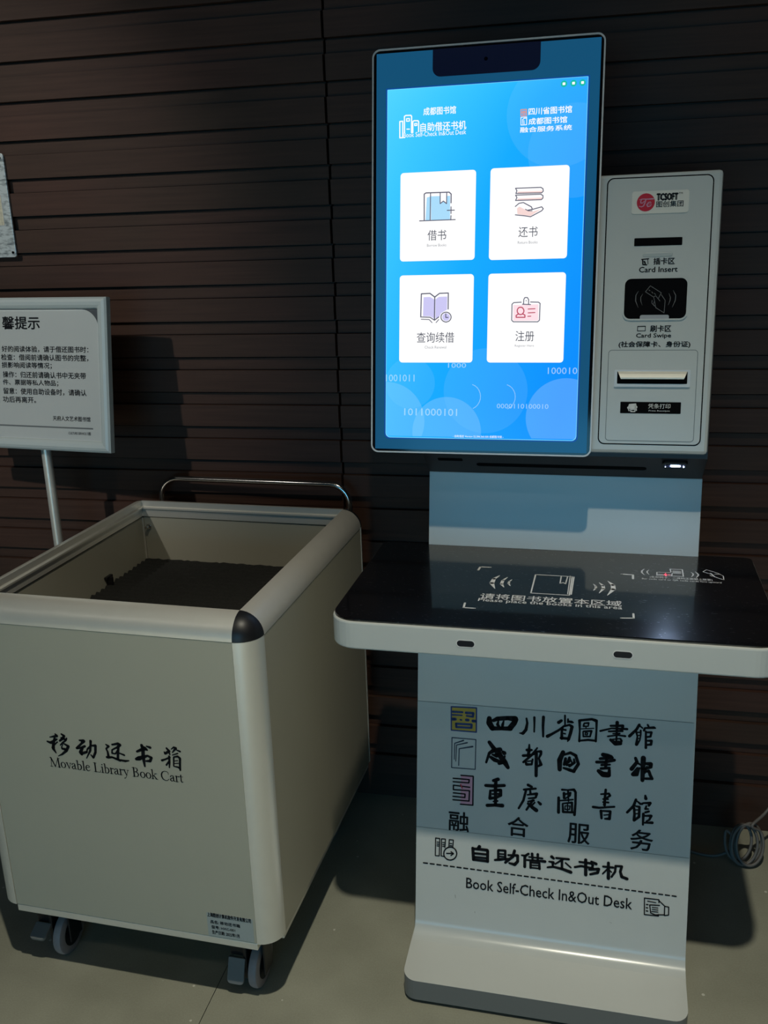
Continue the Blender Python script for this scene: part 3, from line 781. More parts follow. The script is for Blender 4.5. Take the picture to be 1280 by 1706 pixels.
# ------------------------------------------------------------------ the setting
Z0, PZ, SEAM = 1.7716, 0.08123, -0.0643
prof = []
k = 18
while True:
    z = Z0 + k*PZ
    if z - PZ < 0.0: break
    prof += [(0.0, z), (0.020, z), (0.020, z-0.0035), (0.0110, z-0.0035), (0.0110, z-0.0296), (0.0150, z-0.0296), (0.0150, z-0.0310), (0.0, z-0.0310)]
    k -= 1
prof.append((0.0, 0.0))
mb = MB().use('dark_boards')
for (x0, x1) in ((-3.2, SEAM-0.0028), (SEAM+0.0028, 3.4)):
    for (a, b) in zip(prof, prof[1:]):
        mb.face([(x0, a[0], a[1]), (x1, a[0], a[1]), (x1, b[0], b[1]), (x0, b[0], b[1])])
    for xe in (x0, x1):
        for (a, b) in zip(prof, prof[1:]): mb.face([(xe, a[0], a[1]), (xe, b[0], b[1]), (xe, 0.03, b[1]), (xe, 0.03, a[1])])
mb.use('dark_gap'); mb.box(-3.2, 3.4, 0.03, 0.08, 0.0, prof[0][1])
mb.build('wall_back', kind='structure', fix=False)
mb = MB().use('concrete')
mb.box(-3.2, -0.178, -6.4, 0.08, -0.05, 0.0); mb.box(-0.1765, 3.4, -6.4, 0.08, -0.05, 0.0); mb.use('dark_gap'); mb.box(-0.178, -0.1765, -6.4, 0.08, -0.05, -0.0012)
mb.build('floor', kind='structure', fix=False)

# ------------------------------------------------------------------ self-check kiosk
KX, KY, KYAW = 0.30089, -0.41846, -0.02468
kio = thing('self_check_kiosk', 'white self-service book kiosk with a lit portrait touchscreen and black glass desk', 'kiosk', (KX, KY, 0.0), KYAW)
SL = 0.15364; PX0, PX1 = -0.1112, 0.3932
def leanv(a): return (0, math.sin(a), math.cos(a))
F_scr = Fr((0, 0, 1.02862), (1, 0, 0), leanv(SL))
F_unit = Fr((0, 0.027, 1.02862), (1, 0, 0), leanv(SL))
F_ped = Fr((0, -0.03437, 0.61764), (1, 0, 0), leanv(0.15271))
F_up = Fr((0, 0.08948, 0.79229), (1, 0, 0), leanv(0.14933))
DZ = 0.79229
F_desk = Fr((0, -0.29492, DZ+0.0042), (1, 0, 0), (0, 1, 0))
F_dfront = Fr((0, -0.29492, DZ), (1, 0, 0), (0, 0, 1))
FV, FZ = 0.11153, 0.93882
F_fas = Fr((0, FV, FZ), (1, 0, 0), (0, 0.0232-FV, 1.0039-FZ))

# base plate with its raised rounded tray
base_poly = rrect(-0.1135, 0.3985, -0.2379, 0.06, (0.026, 0.026, 0.01, 0.01), 8)
mb = MB().use('white_paint')
top = []
for (u, v) in base_poly:
    t = max(0.0, min(1.0, (v+0.2379)/0.119)); top.append((u, v, 0.0515+0.0125*t))
k = len(base_poly)
vs = [(u, v, 0.009) for u, v in base_poly] + top
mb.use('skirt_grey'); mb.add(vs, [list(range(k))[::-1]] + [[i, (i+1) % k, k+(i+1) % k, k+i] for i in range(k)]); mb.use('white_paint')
cen = [(0.1425, v, 0.0515+0.0125*max(0, min(1, (v+0.2379)/0.119))) for v in (-0.2379, -0.119, 0.06)]
# top skin in strips so that the slope stays clean
rows = sorted(set(round(v, 6) for u, v in base_poly))
def span(v):
    us = []
    for i in range(k):
        (a, b), (c, d) = base_poly[i-1], base_poly[i]
        if (b-v)*(d-v) <= 1e-14 and abs(b-d) > 1e-9: us.append(a+(c-a)*(v-b)/(d-b))
        elif abs(b-d) <= 1e-9 and abs(b-v) < 1e-7: us += [a, c]
    return min(us), max(us)
rows = sorted(set(rows+[-0.119]))
def zt(v): return 0.0515+0.0125*max(0, min(1, (v+0.2379)/0.119))
for a, b in zip(rows, rows[1:]):
    a0, a1 = span(a); b0, b1 = span(b)
    mb.face([(a0, a, zt(a)), (a1, a, zt(a)), (b1, b, zt(b)), (b0, b, zt(b))])
mb.use('dark_gap')
for (x, y) in ((-0.08, -0.20), (0.365, -0.20), (-0.08, 0.03), (0.365, 0.03)): mb.prism(Fr((0, 0, 0), (1, 0, 0), (0, 1, 0)), disc(x, y, 0.014, 16), 0.0, 0.009)
mb.build('base_plate', kio, bevel=0.0025)

# pedestal: bent sheet, filleted into the base plate, up to the desk
mb = MB().use('white_paint')
tl = math.tan(0.15271); yv = lambda z: -0.03437+(z-0.61764)*tl
zb, zt_ = 0.0598, 0.0880
v_b = yv(zb)-0.030
def bez(t):                                    # fillet: tangent to the tray, then to the leaning sheet
    A, B, Cc = (v_b, zt(v_b)-0.0006), (yv(0.0655)-0.002, 0.0655), (yv(zt_), zt_)
    return tuple((1-t)**2*A[i]+2*t*(1-t)*B[i]+t*t*Cc[i] for i in (0, 1))
pf = [bez(i/10.0) for i in range(11)] + [(yv(0.7480), 0.7480)]
bk = [(p[0]+0.075 if p[1] > 0.1 else max(p[0], yv(zb))+0.075, p[1]) for p in pf][::-1]
def taper(z): return (PX0+0.0002, PX1+0.0055*(0.72-z)/0.65)
k = len(pf); A_ = [(taper(z)[0], v, z) for v, z in pf]; B_ = [(taper(z)[1], v, z) for v, z in pf]
mb.add(A_+B_, [[i, i+1, k+i+1, k+i] for i in range(k-1)], True)
C_ = [(taper(z)[0], v, z) for v, z in bk]; D_ = [(taper(z)[1], v, z) for v, z in bk]
mb.add(C_+D_, [[i, i+1, k+i+1, k+i] for i in range(k-1)])
for fa, ba in ((A_, C_), (B_, D_)):
    for i in range(k-1): mb.face([fa[i], fa[i+1], ba[k-2-i], ba[k-1-i]])
mb.face([A_[-1], B_[-1], D_[0], C_[0]])
ped = mb.build('pedestal', kio)
mb = MB().use('sticker_film'); mb.prism(F_ped, [(-0.1100, -0.0905), (-0.1102, -0.3440), (0.3950, -0.3440), (0.3915, -0.0880)], 0.0, 0.0005)
mb.use('line_grey')
mb.strokes(F_ped, [[-1105, -905, 7, 3915, -880, 7], [-1108, -3445, 7, 3950, -3445, 7]], 0.0007)
mb.build('logo_sticker', ped, fix=False)
for row in ('row1', 'row2', 'row3'):
    mb = MB().use('ink'); mb.strokes(F_ped, ST[row], 0.0009, 1.2); mb.build('library_name_lettering', ped, fix=False)
for x in [x for x in TX if x[0] == 'ped' and len(x[1]) < 3]:
    mb = MB().use('ink'); mb.text(F_ped, [x], 'ped', 0.0009, 0.018); mb.build('service_lettering', ped, fix=False)
mb = MB().use('ink'); mb.strokes(F_ped, ST['row5'], 0.0009, 1.2); mb.build('title_lettering', ped, fix=False)
mb = MB().use('ink'); mb.text(F_ped, [x for x in TX if len(x[1]) >= 3], 'ped', 0.0009, 0.012); mb.build('english_title_lettering', ped, fix=False)
mb = MB().use('ink'); mb.strokes(F_ped, ST['dash'], 0.0009); mb.build('dashed_line', ped, fix=False)
mb = MB().use('ink'); mb.strokes(F_ped, [s for s in ST['pedicon'] if s[0] < 1500], 0.0009, 1.15); mb.build('books_icon', ped, fix=False)
mb = MB().use('ink'); mb.strokes(F_ped, [s for s in ST['pedicon'] if s[0] >= 1500], 0.0009, 1.15); mb.build('hand_icon', ped, fix=False)
for s_ in [[-330, -4760, 6, -322, -4800, 7, -318, -4830, 4], [60, -5050, 5, 66, -5085, 6], [2600, -4900, 4, 2640, -4910, 5]]:
    mb = MB().use('ink'); mb.strokes(F_ped, [s_], 0.0007, 0.8); mb.build('scuff_mark', ped, fix=False)
mb = MB().use('ink_blue'); mb.strokes(F_ped, ST['box_dark'], 0.0009); o = mb.build('printed_emblem', ped, fix=False); o['label'] = 'square outline emblem with fanned dark blue pages'
mb = MB().use('seal_yellow'); mb.fills(F_ped, ST['seal_yellow'], 0.0008); mb.use('seal_blue'); mb.strokes(F_ped, ST['seal_blue'], 0.0010); o = mb.build('printed_emblem', ped, fix=False); o['label'] = 'yellow and blue square seal emblem'
mb = MB().use('pink'); mb.fills(F_ped, ST['maze_pink'], 0.0007); mb.use('ink'); mb.strokes(F_ped, ST['maze_dark'], 0.0009); mb.use('red'); mb.strokes(F_ped, ST['maze_red'], 0.0010); o = mb.build('printed_emblem', ped, fix=False); o['label'] = 'black and pink maze emblem'

# desk
mb = MB().use('white_paint'); dp = rrect(-0.2055, 0.4885, -0.29492, 0.099, (0.045, 0.045, 0.012, 0.012), 10)
FH = Fr((0, 0, 0), (1, 0, 0), (0, 1, 0))
mb.prism(FH, dp, DZ-0.04712, DZ)
desk = mb.build('desk', kio, bevel=0.003)
mb = MB().use('desk_glass'); mb.prism(FH, rrect(-0.2030, 0.4860, -0.2915, 0.099, (0.043, 0.043, 0.012, 0.012), 10), DZ-0.001, DZ+0.004)
mb.build('glass_top', desk, bevel=0.0016)
DI = ST['deskicon']
def desk_print(name, idx, txt=None, bold=0.0, red=False):
    mb = MB().use('print_white'); mb.strokes(F_desk, [DI[i] for i in idx], 0.0002)
    if txt: mb.text(F_desk, [x for x in TX if txt(x)], 'desk', 0.0002, bold)
    if red: mb.use('scan_glow_red'); mb.strokes(F_desk, ST['deskred'], 0.0004)
    mb.build(name, desk, fix=False)
for i in range(4): desk_print('corner_mark', [i])
desk_print('wave_icon', [4, 5, 6]); desk_print('wave_icon', [7, 8, 9]); desk_print('book_icon', [10, 11, 12, 13])
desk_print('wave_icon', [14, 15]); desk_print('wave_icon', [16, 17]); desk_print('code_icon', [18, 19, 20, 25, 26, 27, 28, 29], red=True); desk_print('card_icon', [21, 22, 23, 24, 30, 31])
desk_print('book_area_lettering', [], lambda x: x[2] < 2400, 0.008); desk_print('scan_area_lettering', [], lambda x: x[2] >= 2400)
for cu in (0.0194, 0.2568):
    mb = MB().use('frame_metal'); o_ = rrect(cu-0.0150, cu+0.0150, -0.0302, -0.0172, 0.0064, 6); i_ = rrect(cu-0.0136, cu+0.0136, -0.0289, -0.0185, 0.0051, 6)
    mb.ring(F_dfront, o_, i_, -0.0005, 0.0006); mb.use('lens'); mb.prism(F_dfront, i_, -0.0005, 0.0003)
    mb.build('sensor_window', desk, fix=False)

# upper panel between desk and head
mb = MB().use('white_paint')
up = [(0.0895+(z-DZ)*math.tan(0.14933), z) for z in (DZ+0.0035, 0.932)] + [(FV, FZ)]
lp = up + [(v+0.06, z) for v, z in up][::-1]
mb.extrude([(PX0, v, z) for v, z in lp], [(PX1, v, z) for v, z in lp])
mb.build('upper_panel', kio, bevel=0.001)

# head: fascia and the housing that carries screen and card reader
mb = MB().use('dark_plastic')
tp = (0.027+0.006+math.sin(SL)*0.43, 1.02862+math.cos(SL)*0.43)
hp = [(FV, FZ), (0.0232+0.014, 1.0039-0.011), (0.0232+0.014+math.sin(SL)*0.43, 1.0039-0.011+math.cos(SL)*0.43)]
hp += [(hp[2][0]+0.10, hp[2][1]), (FV+0.075, FZ)]
mb.extrude([(PX0+0.001, v, z) for v, z in hp], [(PX1-0.001, v, z) for v, z in hp])
head = mb.build('head_housing', kio, bevel=0.001)
mb = MB().use('dark_gap'); mb.prism(F_fas, rrect(-0.0145, 0.2925, 0.0350, 0.0500, 0.006), -0.001, 0.0006); mb.prism(F_fas, rrect(-0.0850, -0.0385, 0.0570, 0.0700, 0.003), -0.001, 0.0006)
mb.build('sensor_slot', head, fix=False)
mb = MB().use('black_gloss'); mb.ring(F_fas, rrect(0.3175, 0.3605, 0.0600, 0.0855, 0.006), rrect(0.3215, 0.3565, 0.0660, 0.0800, 0.004), -0.001, 0.0065)
mb.use('lens'); mb.prism(F_fas, rrect(0.3215, 0.3565, 0.0660, 0.0800, 0.004), -0.001, 0.0004)
mb.use('led_white'); mb.prism(F_fas, rrect(0.3325, 0.3500, 0.0700, 0.0765, 0.003), 0.0, 0.0012)
mb.build('scanner_light', head, fix=False)

# touchscreen
mb = MB().use('black_plastic'); mb.prism(F_scr, rrect(-0.1960, 0.1950, -0.0262, 0.6650, 0.013, 8), -0.026, -0.0008)
scr = mb.build('touchscreen', kio, bevel=0.001)
mb = MB().use('frame_metal'); mb.ring(F_scr, rrect(-0.1966, 0.1956, -0.0268, 0.6656, 0.0135, 8), rrect(-0.1940, 0.1930, -0.0242, 0.6630, 0.0112, 8), -0.022, 0.0016)
mb.build('frame', scr)
mb = MB().use('black_gloss'); mb.prism(F_scr, rrect(-0.1942, 0.1932, -0.0244, 0.6632, 0.0112, 8), -0.0012, 0.0)
mb.build('bezel_glass', scr, fix=False)
mb = MB().use('lcd_teal'); mb.flat(F_scr, [(-0.1890, -0.0203), (0.1876, -0.0203), (0.1886, 0.6585), (-0.1890, 0.6585)], 0.0004)
mb.use('lcd_notch'); mb.flat(F_scr, rrect(-0.0908, 0.0908, 0.6145, 0.6590, (0.014, 0.014, 0.001, 0.001), 8), 0.0008)
mb.use('lens'); mb.flat(F_scr, disc(0.0, 0.638, 0.0032, 18), 0.0011)
mb.use('lcd_blueedge'); mb.flat(F_scr, rrect(-0.1722, 0.1722, -0.0018, 0.6010, (0.009, 0.009, 0.002, 0.002), 6), 0.0007)
mb.use('lcd_edge'); mb.flat(F_scr, rrect(-0.1697, 0.1697, 0.0003, 0.5990, (0.0085, 0.0085, 0.001, 0.001), 6), 0.0009)
mb.build('display', scr, fix=False)
WU0, WU1, WV0, WV1 = -0.1688, 0.1688, 0.0014, 0.5982
mb = MB().use('lcd_window'); mb.flat(F_scr, rrect(WU0, WU1, WV0, WV1, (0.008, 0.008, 0.0005, 0.0005), 6), 0.0012)
win = mb.build('app_window', scr, fix=False)
for q_, (mn, cu, cv, r) in enumerate((('lcd_bubble_faint', 0.125, 0.545, 0.088), ('lcd_bubble_faint', 0.150, 0.483, 0.076), ('lcd_bubble_faint', 0.010, 0.085, 0.074), ('lcd_bubble_faint', -0.125, 0.098, 0.045), ('lcd_bubble', -0.168, 0.030, 0.070), ('lcd_bubble', -0.058, 0.012, 0.062), ('lcd_bubble', 0.150, 0.040, 0.068))):
    pl = clip(disc(cu, cv, r, 56), WU0, WU1, WV0+0.002, WV1)
    if len(pl) > 2: mb = MB().use(mn); mb.flat(F_scr, pl, 0.0014 + 0.00004*q_); mb.build('screen_bubble', scr, fix=False)
for x in [x for x in TX if x[0] == 'scrf']:
    mb = MB().use('lcd_digits'); mb.text(F_scr, [x], 'scrf', 0.0017); mb.build('screen_digits', scr, fix=False)
for c0 in (-0.018, 0.043):
    mb = MB().use('lcd_digits'); mb.strokes(F_scr, [[q for a in [x*0.25-1.2 for x in range(11)] for q in (int(1e4*(c0+0.020*math.cos(a))), int(1e4*(0.075+0.022*math.sin(a))), 9)]], 0.0017); mb.build('screen_arc', scr, fix=False)
def scr_part(cond): return [x for x in TX if x[0] == 'scr' and cond(x)]
mb = MB().use('lcd_white'); mb.text(F_scr, scr_part(lambda x: x[2] < 0 and x[3] > 3000 and len(x[1]) < 8), 'scr', 0.0018, 0.014); mb.text(F_scr, scr_part(lambda x: x[2] < 0 and x[3] > 3000 and len(x[1]) >= 8), 'scr', 0.0018, 0.0); mb.strokes(F_scr, [s for s in ST['scr_white'] if s[0] < 0], 0.0018)
mb.build('screen_title', scr, fix=False)
mb = MB().use('lcd_white'); mb.text(F_scr, scr_part(lambda x: x[2] > 0), 'scr', 0.0018, 0.016); mb.strokes(F_scr, [s for s in ST['scr_white'] if s[0] > 0], 0.0018)
mb.use('lcd_orange'); mb.strokes(F_scr, ST['scr_orange'], 0.0018)
mb.build('screen_partner_names', scr, fix=False)
mb = MB().use('lcd_white'); mb.text(F_scr, scr_part(lambda x: x[3] < 1000), 'scr', 0.0018, 0.0)
mb.build('screen_version_line', scr, fix=False)
for cu in (0.1304, 0.1459, 0.1605):
    mb = MB().use('lcd_green'); mb.flat(F_scr, disc(cu, 0.5893, 0.0052, 20), 0.0018)
    mb.use('lcd_white'); mb.flat(F_scr, rrect(cu-0.0022, cu+0.0022, 0.5873, 0.5914, 0.0006, 2), 0.0020)
    mb.build('screen_status_icon', scr, fix=False)
BT = {'借书': (-0.1451, -0.0129, 0.3100, 0.4596), '还书': (0.0118, 0.1440, 0.3088, 0.4604), '查询续借': (-0.1452, -0.0135, 0.1344, 0.2860), '注册': (0.0118, 0.1435, 0.1345, 0.2858)}
SUB = {'借书': 'Borrow Books', '还书': 'Return Books', '查询续借': 'Check Renewal', '注册': 'Register Here'}
DESC = {'借书': 'white screen button with pale blue book', '还书': 'white screen button with pink hand under books', '查询续借': 'white screen button with lilac open book and clock', '注册': 'white screen button with red identity card'}
def inside(st, b): return b[0] <= st[0]/1e4 <= b[1] and b[2] <= st[1]/1e4 <= b[3]
for key, bb in BT.items():
    mb = MB().use('lcd_white'); mb.flat(F_scr, rrect(bb[0], bb[1], bb[2], bb[3], 0.0058, 5), 0.0018)
    for mn, g in (('lcd_fill_blue', 'fill_blue'), ('lcd_fill_peach', 'fill_peach'), ('lcd_fill_lilac', 'fill_lilac'), ('lcd_fill_pink', 'fill_pink')):
        mb.use(mn); mb.fills(F_scr, [s for s in ST[g] if inside(s, bb)], 0.0021)
    mb.use('lcd_line'); mb.strokes(F_scr, [s for s in ST['ic_line'] if inside(s, bb)], 0.0024)
    mb.use('lcd_redline'); mb.strokes(F_scr, [s for s in ST['ic_red'] if inside(s, bb)], 0.0025)
    mb.use('lcd_text'); mb.text(F_scr, [t for t in TX if t[1] == key], 'btn', 0.0024, 0.0)
    mb.use('lcd_text_faint'); mb.text(F_scr, [t for t in TX if t[1] == SUB[key]], 'btns', 0.0024, 0.0)
    o = mb.build('menu_button', scr, fix=False); o['label'] = DESC[key]

# card reader unit
mb = MB().use('white_paint'); mb.prism(F_unit, [(0.1600, -0.0250), (0.3898, -0.0250), (0.3918, 0.4450), (0.1600, 0.4430)], -0.055, 0.0)
uni = mb.build('card_reader_unit', kio, bevel=0.006)
fo = rrect(0.2056, 0.3774, -0.0100, 0.4375, 0.011, 6); fi = rrect(0.2076, 0.3754, -0.0080, 0.4355, 0.0095, 6)
mb = MB().use('dark_gap'); mb.ring(F_unit, fo, fi, -0.001, 0.0004); mb.use('white_paint'); mb.prism(F_unit, fi, -0.001, 0.0010)
do, di = rrect(0.2182, 0.3658, -0.0036, 0.1525, 0.006, 5), rrect(0.2192, 0.3648, -0.0026, 0.1515, 0.0052, 5)
mb.use('line_grey'); mb.ring(F_unit, do, di, 0.0008, 0.0013); mb.use('white_paint'); mb.prism(F_unit, di, 0.0008, 0.0016)
mb.build('faceplate', uni, fix=False)
mb = MB().use('badge_white'); mb.prism(F_unit, rrect(0.2472, 0.3389, 0.3773, 0.4140, 0.004, 4), 0.0008, 0.0024)
mb.use('red'); mb.flat(F_unit, disc(0.2699, 0.3956, 0.0146, 36), 0.0027); mb.use('pink'); mb.strokes(F_unit, ST['tc'], 0.0030)
mb.use('ink'); mb.text(F_unit, TX, 'unitbig', 0.0027, 0.10); mb.text(F_unit, [t for t in TX if t[1] in ('图创集团', 'TM')], 'unitd', 0.0027, 0.015)
mb.build('maker_badge', uni, fix=False)
for nm, cond in (('card_insert_lettering', lambda v: v > 2400), ('card_swipe_lettering', lambda v: v <= 2400)):
    mb = MB().use('ink'); mb.text(F_unit, [t for t in TX if t[1] not in ('图创集团', 'TM') and cond(t[3])], 'unitd', 0.0013, 0.036); mb.strokes(F_unit, [s for s in ST['unitdark'] if cond(s[1])], 0.0013)
    mb.build(nm, uni, fix=False)
mb = MB().use('dark_gap'); mb.prism(F_unit, rrect(0.2538, 0.3315, 0.3250, 0.3380, 0.0012, 3), 0.0008, 0.0016); mb.build('card_slot', uni, fix=False)
mb = MB().use('clear_grey'); mb.prism(F_unit, rrect(0.2684, 0.3170, 0.3071, 0.3136, 0.0030, 5), 0.0008, 0.0022); mb.build('indicator_lamp', uni, bevel=0.0006)
mb = MB().use('white_paint'); mb.ring(F_unit, rrect(0.2388, 0.3455, 0.2018, 0.2740, 0.013, 6), rrect(0.2414, 0.3430, 0.2045, 0.2712, 0.0105, 6), 0.0008, 0.0034)
mb.use('dark_gap'); mb.prism(F_unit, rrect(0.2414, 0.3430, 0.2045, 0.2712, 0.0105, 6), 0.0008, 0.0016)
mb.use('light_tab'); mb.prism(F_unit, rrect(0.2682, 0.3156, 0.2044, 0.2108, (0.001, 0.001, 0.003, 0.003), 4), 0.0008, 0.0030)
mb.use('print_grey'); mb.strokes(F_unit, ST['unitcard'], 0.0019)
mb.build('card_reader_window', uni, fix=False)
# receipt mouth: tray frame, curved lip
mb = MB().use('frame_metal'); mb.ring(F_unit, rrect(0.2300, 0.3548, 0.0898, 0.1190, 0.0016, 2), rrect(0.2345, 0.3503, 0.0950, 0.1160, 0.0012, 2), 0.0010, 0.0050)
mb.use('dark_gap'); mb.flat(F_unit, rrect(0.2340, 0.3508, 0.0940, 0.1170, 0.0012, 2), 0.0017)
mb.use('bright_metal')
pr_ = [(0.1165, 0.0042), (0.1145, 0.0075), (0.1120, 0.0105), (0.1090, 0.0125), (0.1055, 0.0135), (0.1030, 0.0130), (0.1030, 0.0110), (0.1120, 0.0070)]
a_ = [F_unit.P(0.2350+max(0, 0.1165-v)*0.42, v, n) for v, n in pr_]; b_ = [F_unit.P(0.3498-max(0, 0.1165-v)*0.42, v, n) for v, n in pr_]
mb.extrude(a_, b_)
mb.build('receipt_slot', uni, fix=True)
mb = MB().use('dark_gap'); mb.prism(F_unit, rrect(0.2418, 0.3422, 0.0443, 0.0641, 0.001, 2), 0.0014, 0.0020)
mb.use('print_white'); mb.text(F_unit, TX, 'unitw', 0.0022, 0.0); mb.strokes(F_unit, ST['printicon'], 0.0022)
mb.build('receipt_label', uni, fix=False)

# ------------------------------------------------------------------ book cart
W, D, R, H, H0 = 0.57426, 0.62372, 0.0401, 0.80, 0.1720
cart = thing('book_cart', 'pale grey wheeled book return cart with aluminium rims and open top, left of the kiosk', 'cart', (-0.59501, -0.72132, 0.0), -0.0429)
E_ = 0.0008
mb = MB().use('cart_panel'); mb.box(R+E_, W-R-E_, 0.0008, R-0.003, H0, H-R-E_); fp = mb.build('front_panel', cart, bevel=0.0005)
F_cf = Fr((0, 0.0008, 0), (1, 0, 0), (0, 0, 1))
mb = MB().use('ink'); mb.strokes(F_cf, ST['cartbrush'], 0.0004, 1.15)
# old-style serif lettering
GL = {'M': (1.30, [[(.20, 0, .06), (.26, 1, .06)], [(.24, .98, .15), (.66, .03, .12)], [(.66, .03, .06), (1.04, .98, .06)], [(1.06, 1, .15), (1.12, 0, .15)], [(.06, .02, .05), (.36, .02, .05)], [(.92, .02, .05), (1.28, .02, .05)], [(.08, .98, .05), (.28, .98, .05)], [(1.04, .98, .05), (1.24, .98, .05)]]),
 'v': (.62, [[(.10, .62, .12), (.34, .02, .10)], [(.34, .02, .05), (.54, .62, .05)], [(0, .61, .05), (.24, .61, .05)], [(.42, .61, .05), (.62, .61, .05)]]),
 'a': (.60, [[(.08, .48, .10), (.16, .60, .07), (.28, .63, .06), (.38, .58, .10), (.40, .45, .13), (.40, .12, .13), (.46, .03, .08), (.57, .06, .05)], [(.40, .38, .05), (.20, .33, .08), (.08, .22, .12), (.08, .10, .12), (.18, .01, .08), (.30, .05, .06), (.40, .14, .05)]]),
 'b': (.66, [[(.14, 1.0, .12), (.14, .04, .12)], [(0, .99, .05), (.14, 1.0, .05)], [(.14, .50, .05), (.28, .62, .07), (.44, .58, .10), (.54, .42, .13), (.54, .24, .13), (.44, .06, .10), (.28, .0, .06), (.14, .06, .05)]]),
 'l': (.34, [[(.16, 1.0, .13), (.16, .02, .13)], [(.02, .99, .05), (.16, 1.0, .05)], [(.01, .02, .05), (.32, .02, .05)]]),
 'e': (.58, [[(.10, .36, .05), (.48, .40, .05), (.46, .54, .09), (.30, .63, .06), (.14, .54, .10), (.07, .34, .13), (.10, .16, .13), (.24, .02, .09), (.40, .03, .06), (.52, .14, .05)]]),
 'o': (.64, [[(.31, .62, .05), (.16, .56, .09), (.08, .40, .13), (.08, .22, .13), (.16, .06, .09), (.31, 0, .05), (.46, .06, .09), (.55, .22, .13), (.55, .40, .13), (.46, .56, .09), (.31, .62, .05)]]),
 'L': (.86, [[(.22, .98, .15), (.22, .02, .15)], [(.04, .98, .05), (.40, .98, .05)], [(.04, .02, .05), (.74, .02, .05), (.80, .24, .06)]]),
 'i': (.34, [[(.16, .62, .13), (.16, .02, .13)], [(.02, .60, .05), (.16, .62, .05)], [(.01, .02, .05), (.32, .02, .05)], [(.16, .88, .14), (.161, .88, .14)]]),
 'r': (.46, [[(.14, .62, .13), (.14, .02, .13)], [(.0, .60, .05), (.14, .62, .05)], [(0, .02, .05), (.32, .02, .05)], [(.14, .44, .05), (.26, .60, .06), (.40, .58, .13)]]),
 'y': (.62, [[(.10, .62, .12), (.34, .04, .10)], [(.54, .62, .05), (.34, .04, .05), (.22, -.24, .05), (.08, -.30, .11)], [(0, .61, .05), (.24, .61, .05)], [(.42, .61, .05), (.62, .61, .05)]]),
 'B': (.86, [[(.22, .98, .15), (.22, .02, .15)], [(.04, .98, .05), (.44, .98, .05), (.60, .90, .10), (.62, .74, .13), (.52, .58, .08), (.24, .53, .05)], [(.40, .53, .05), (.62, .46, .10), (.70, .28, .14), (.62, .09, .10), (.44, .02, .05), (.04, .02, .05)]]),
 'k': (.66, [[(.14, 1.0, .12), (.14, .02, .12)], [(0, .99, .05), (.14, 1.0, .05)], [(0, .02, .05), (.28, .02, .05)], [(.14, .28, .05), (.48, .60, .05)], [(.36, .61, .05), (.60, .61, .05)], [(.28, .38, .12), (.54, .03, .11)], [(.42, .02, .05), (.68, .02, .05)]]),
 'C': (1.0, [[(.88, .68, .05), (.86, .90, .06), (.70, .98, .06), (.48, 1.0, .06), (.24, .88, .11), (.12, .64, .15), (.12, .38, .15), (.24, .14, .11), (.48, 0, .07), (.72, .03, .06), (.90, .20, .05)]]),
 't': (.42, [[(.06, .58, .05), (.18, .82, .05)], [(.18, .80, .10), (.17, .14, .13), (.24, .02, .09), (.38, .08, .05)], [(.03, .60, .05), (.38, .60, .05)]]), ' ': (.36, [])}
txt = 'Movable Library Book Cart'; adv = sum(GL[c][0] for c in txt); cap = 0.0183; sx_ = 0.2620/adv; x_ = 0.1600
for c in txt:
    a, sts = GL[c]
    mb.strokes(F_cf, [[q for (px, py, pw) in s for q in ((x_+px*sx_)*1e4, (0.4873+py*cap)*1e4, pw*cap*1e4)] for s in sts], 0.0004)
    x_ += a*sx_
mb.build('printed_lettering', fp, fix=False)
mb = MB().use('label_white'); mb.prism(F_cf, [(0.4400, 0.1735), (0.5290, 0.1735), (0.5290, 0.2235), (0.4400, 0.2235)], -0.0002, 0.0003)
mb.use('ink'); mb.text(F_cf, TX, 'cartd', 0.0006, 0.03)
o = mb.build('data_label', fp, fix=False); o['label'] = 'small white maker label in the lower corner'
for nm, x0, x1 in (('side_panel', 0.0008, R-0.003), ('side_panel', W-R+0.003, W-0.0008)):
    mb = MB().use('cart_panel'); mb.box(x0, x1, R+E_, D-E_, H0, H-R-E_); mb.build(nm, cart, bevel=0.0005)
mb = MB().use('cart_panel'); mb.box(R+E_, W-R-E_, D+0.003, D+R-0.0008, H0, H-R-E_); bp_ = mb.build('back_panel', cart, bevel=0.0005)
mb = MB().use('chrome'); F_in = Fr((0, D+0.003, 0), (1, 0, 0), (0, 0, 1)); mb.prism(F_in, disc(0.0525, 0.737, 0.0065, 20), 0.0, 0.004); mb.prism(F_in, disc(0.0525, 0.737, 0.004, 20), 0.004, 0.014); mb.build('lock_knob', bp_, bevel=0.0008)
mb = MB().use('cart_panel'); mb.box(R, W-R, R, D, H0-0.004, H0+0.008); mb.build('floor_panel', cart)
# rims: quarter-round outside, stepped inside. local section (a = inwards from the outer face, z)
sec = [(R-R*math.cos(t), H-R+R*math.sin(t)) for t in [math.pi/2*i/12 for i in range(13)]]
sec += [(R, H-0.0005), (R, H-0.0125), (R+0.0045, H-0.0150), (R+0.0045, H-0.0185), (R, H-0.0210), (R, H-0.0375), (R-0.004, H-R)]
def rim(name, f0, f1):
    mb = MB().use('aluminium'); k = len(sec); a = [f0(p, z) for p, z in sec]; b = [f1(p, z) for p, z in sec]
    mb.add(a+b, [list(range(k))[::-1], list(range(k, 2*k))]); mb.add(a+b, [[i, i+1, k+i+1, k+i] for i in range(12)], True); mb.add(a+b, [[i, (i+1) % k, k+(i+1) % k, k+i] for i in range(12, k)])
    o = mb.build(name, cart); return o
ri = lambda p: max(p, R)
rim('rim', lambda p, z: (R if p <= R else p, p, z), lambda p, z: (W-R if p <= R else W-p, p, z))
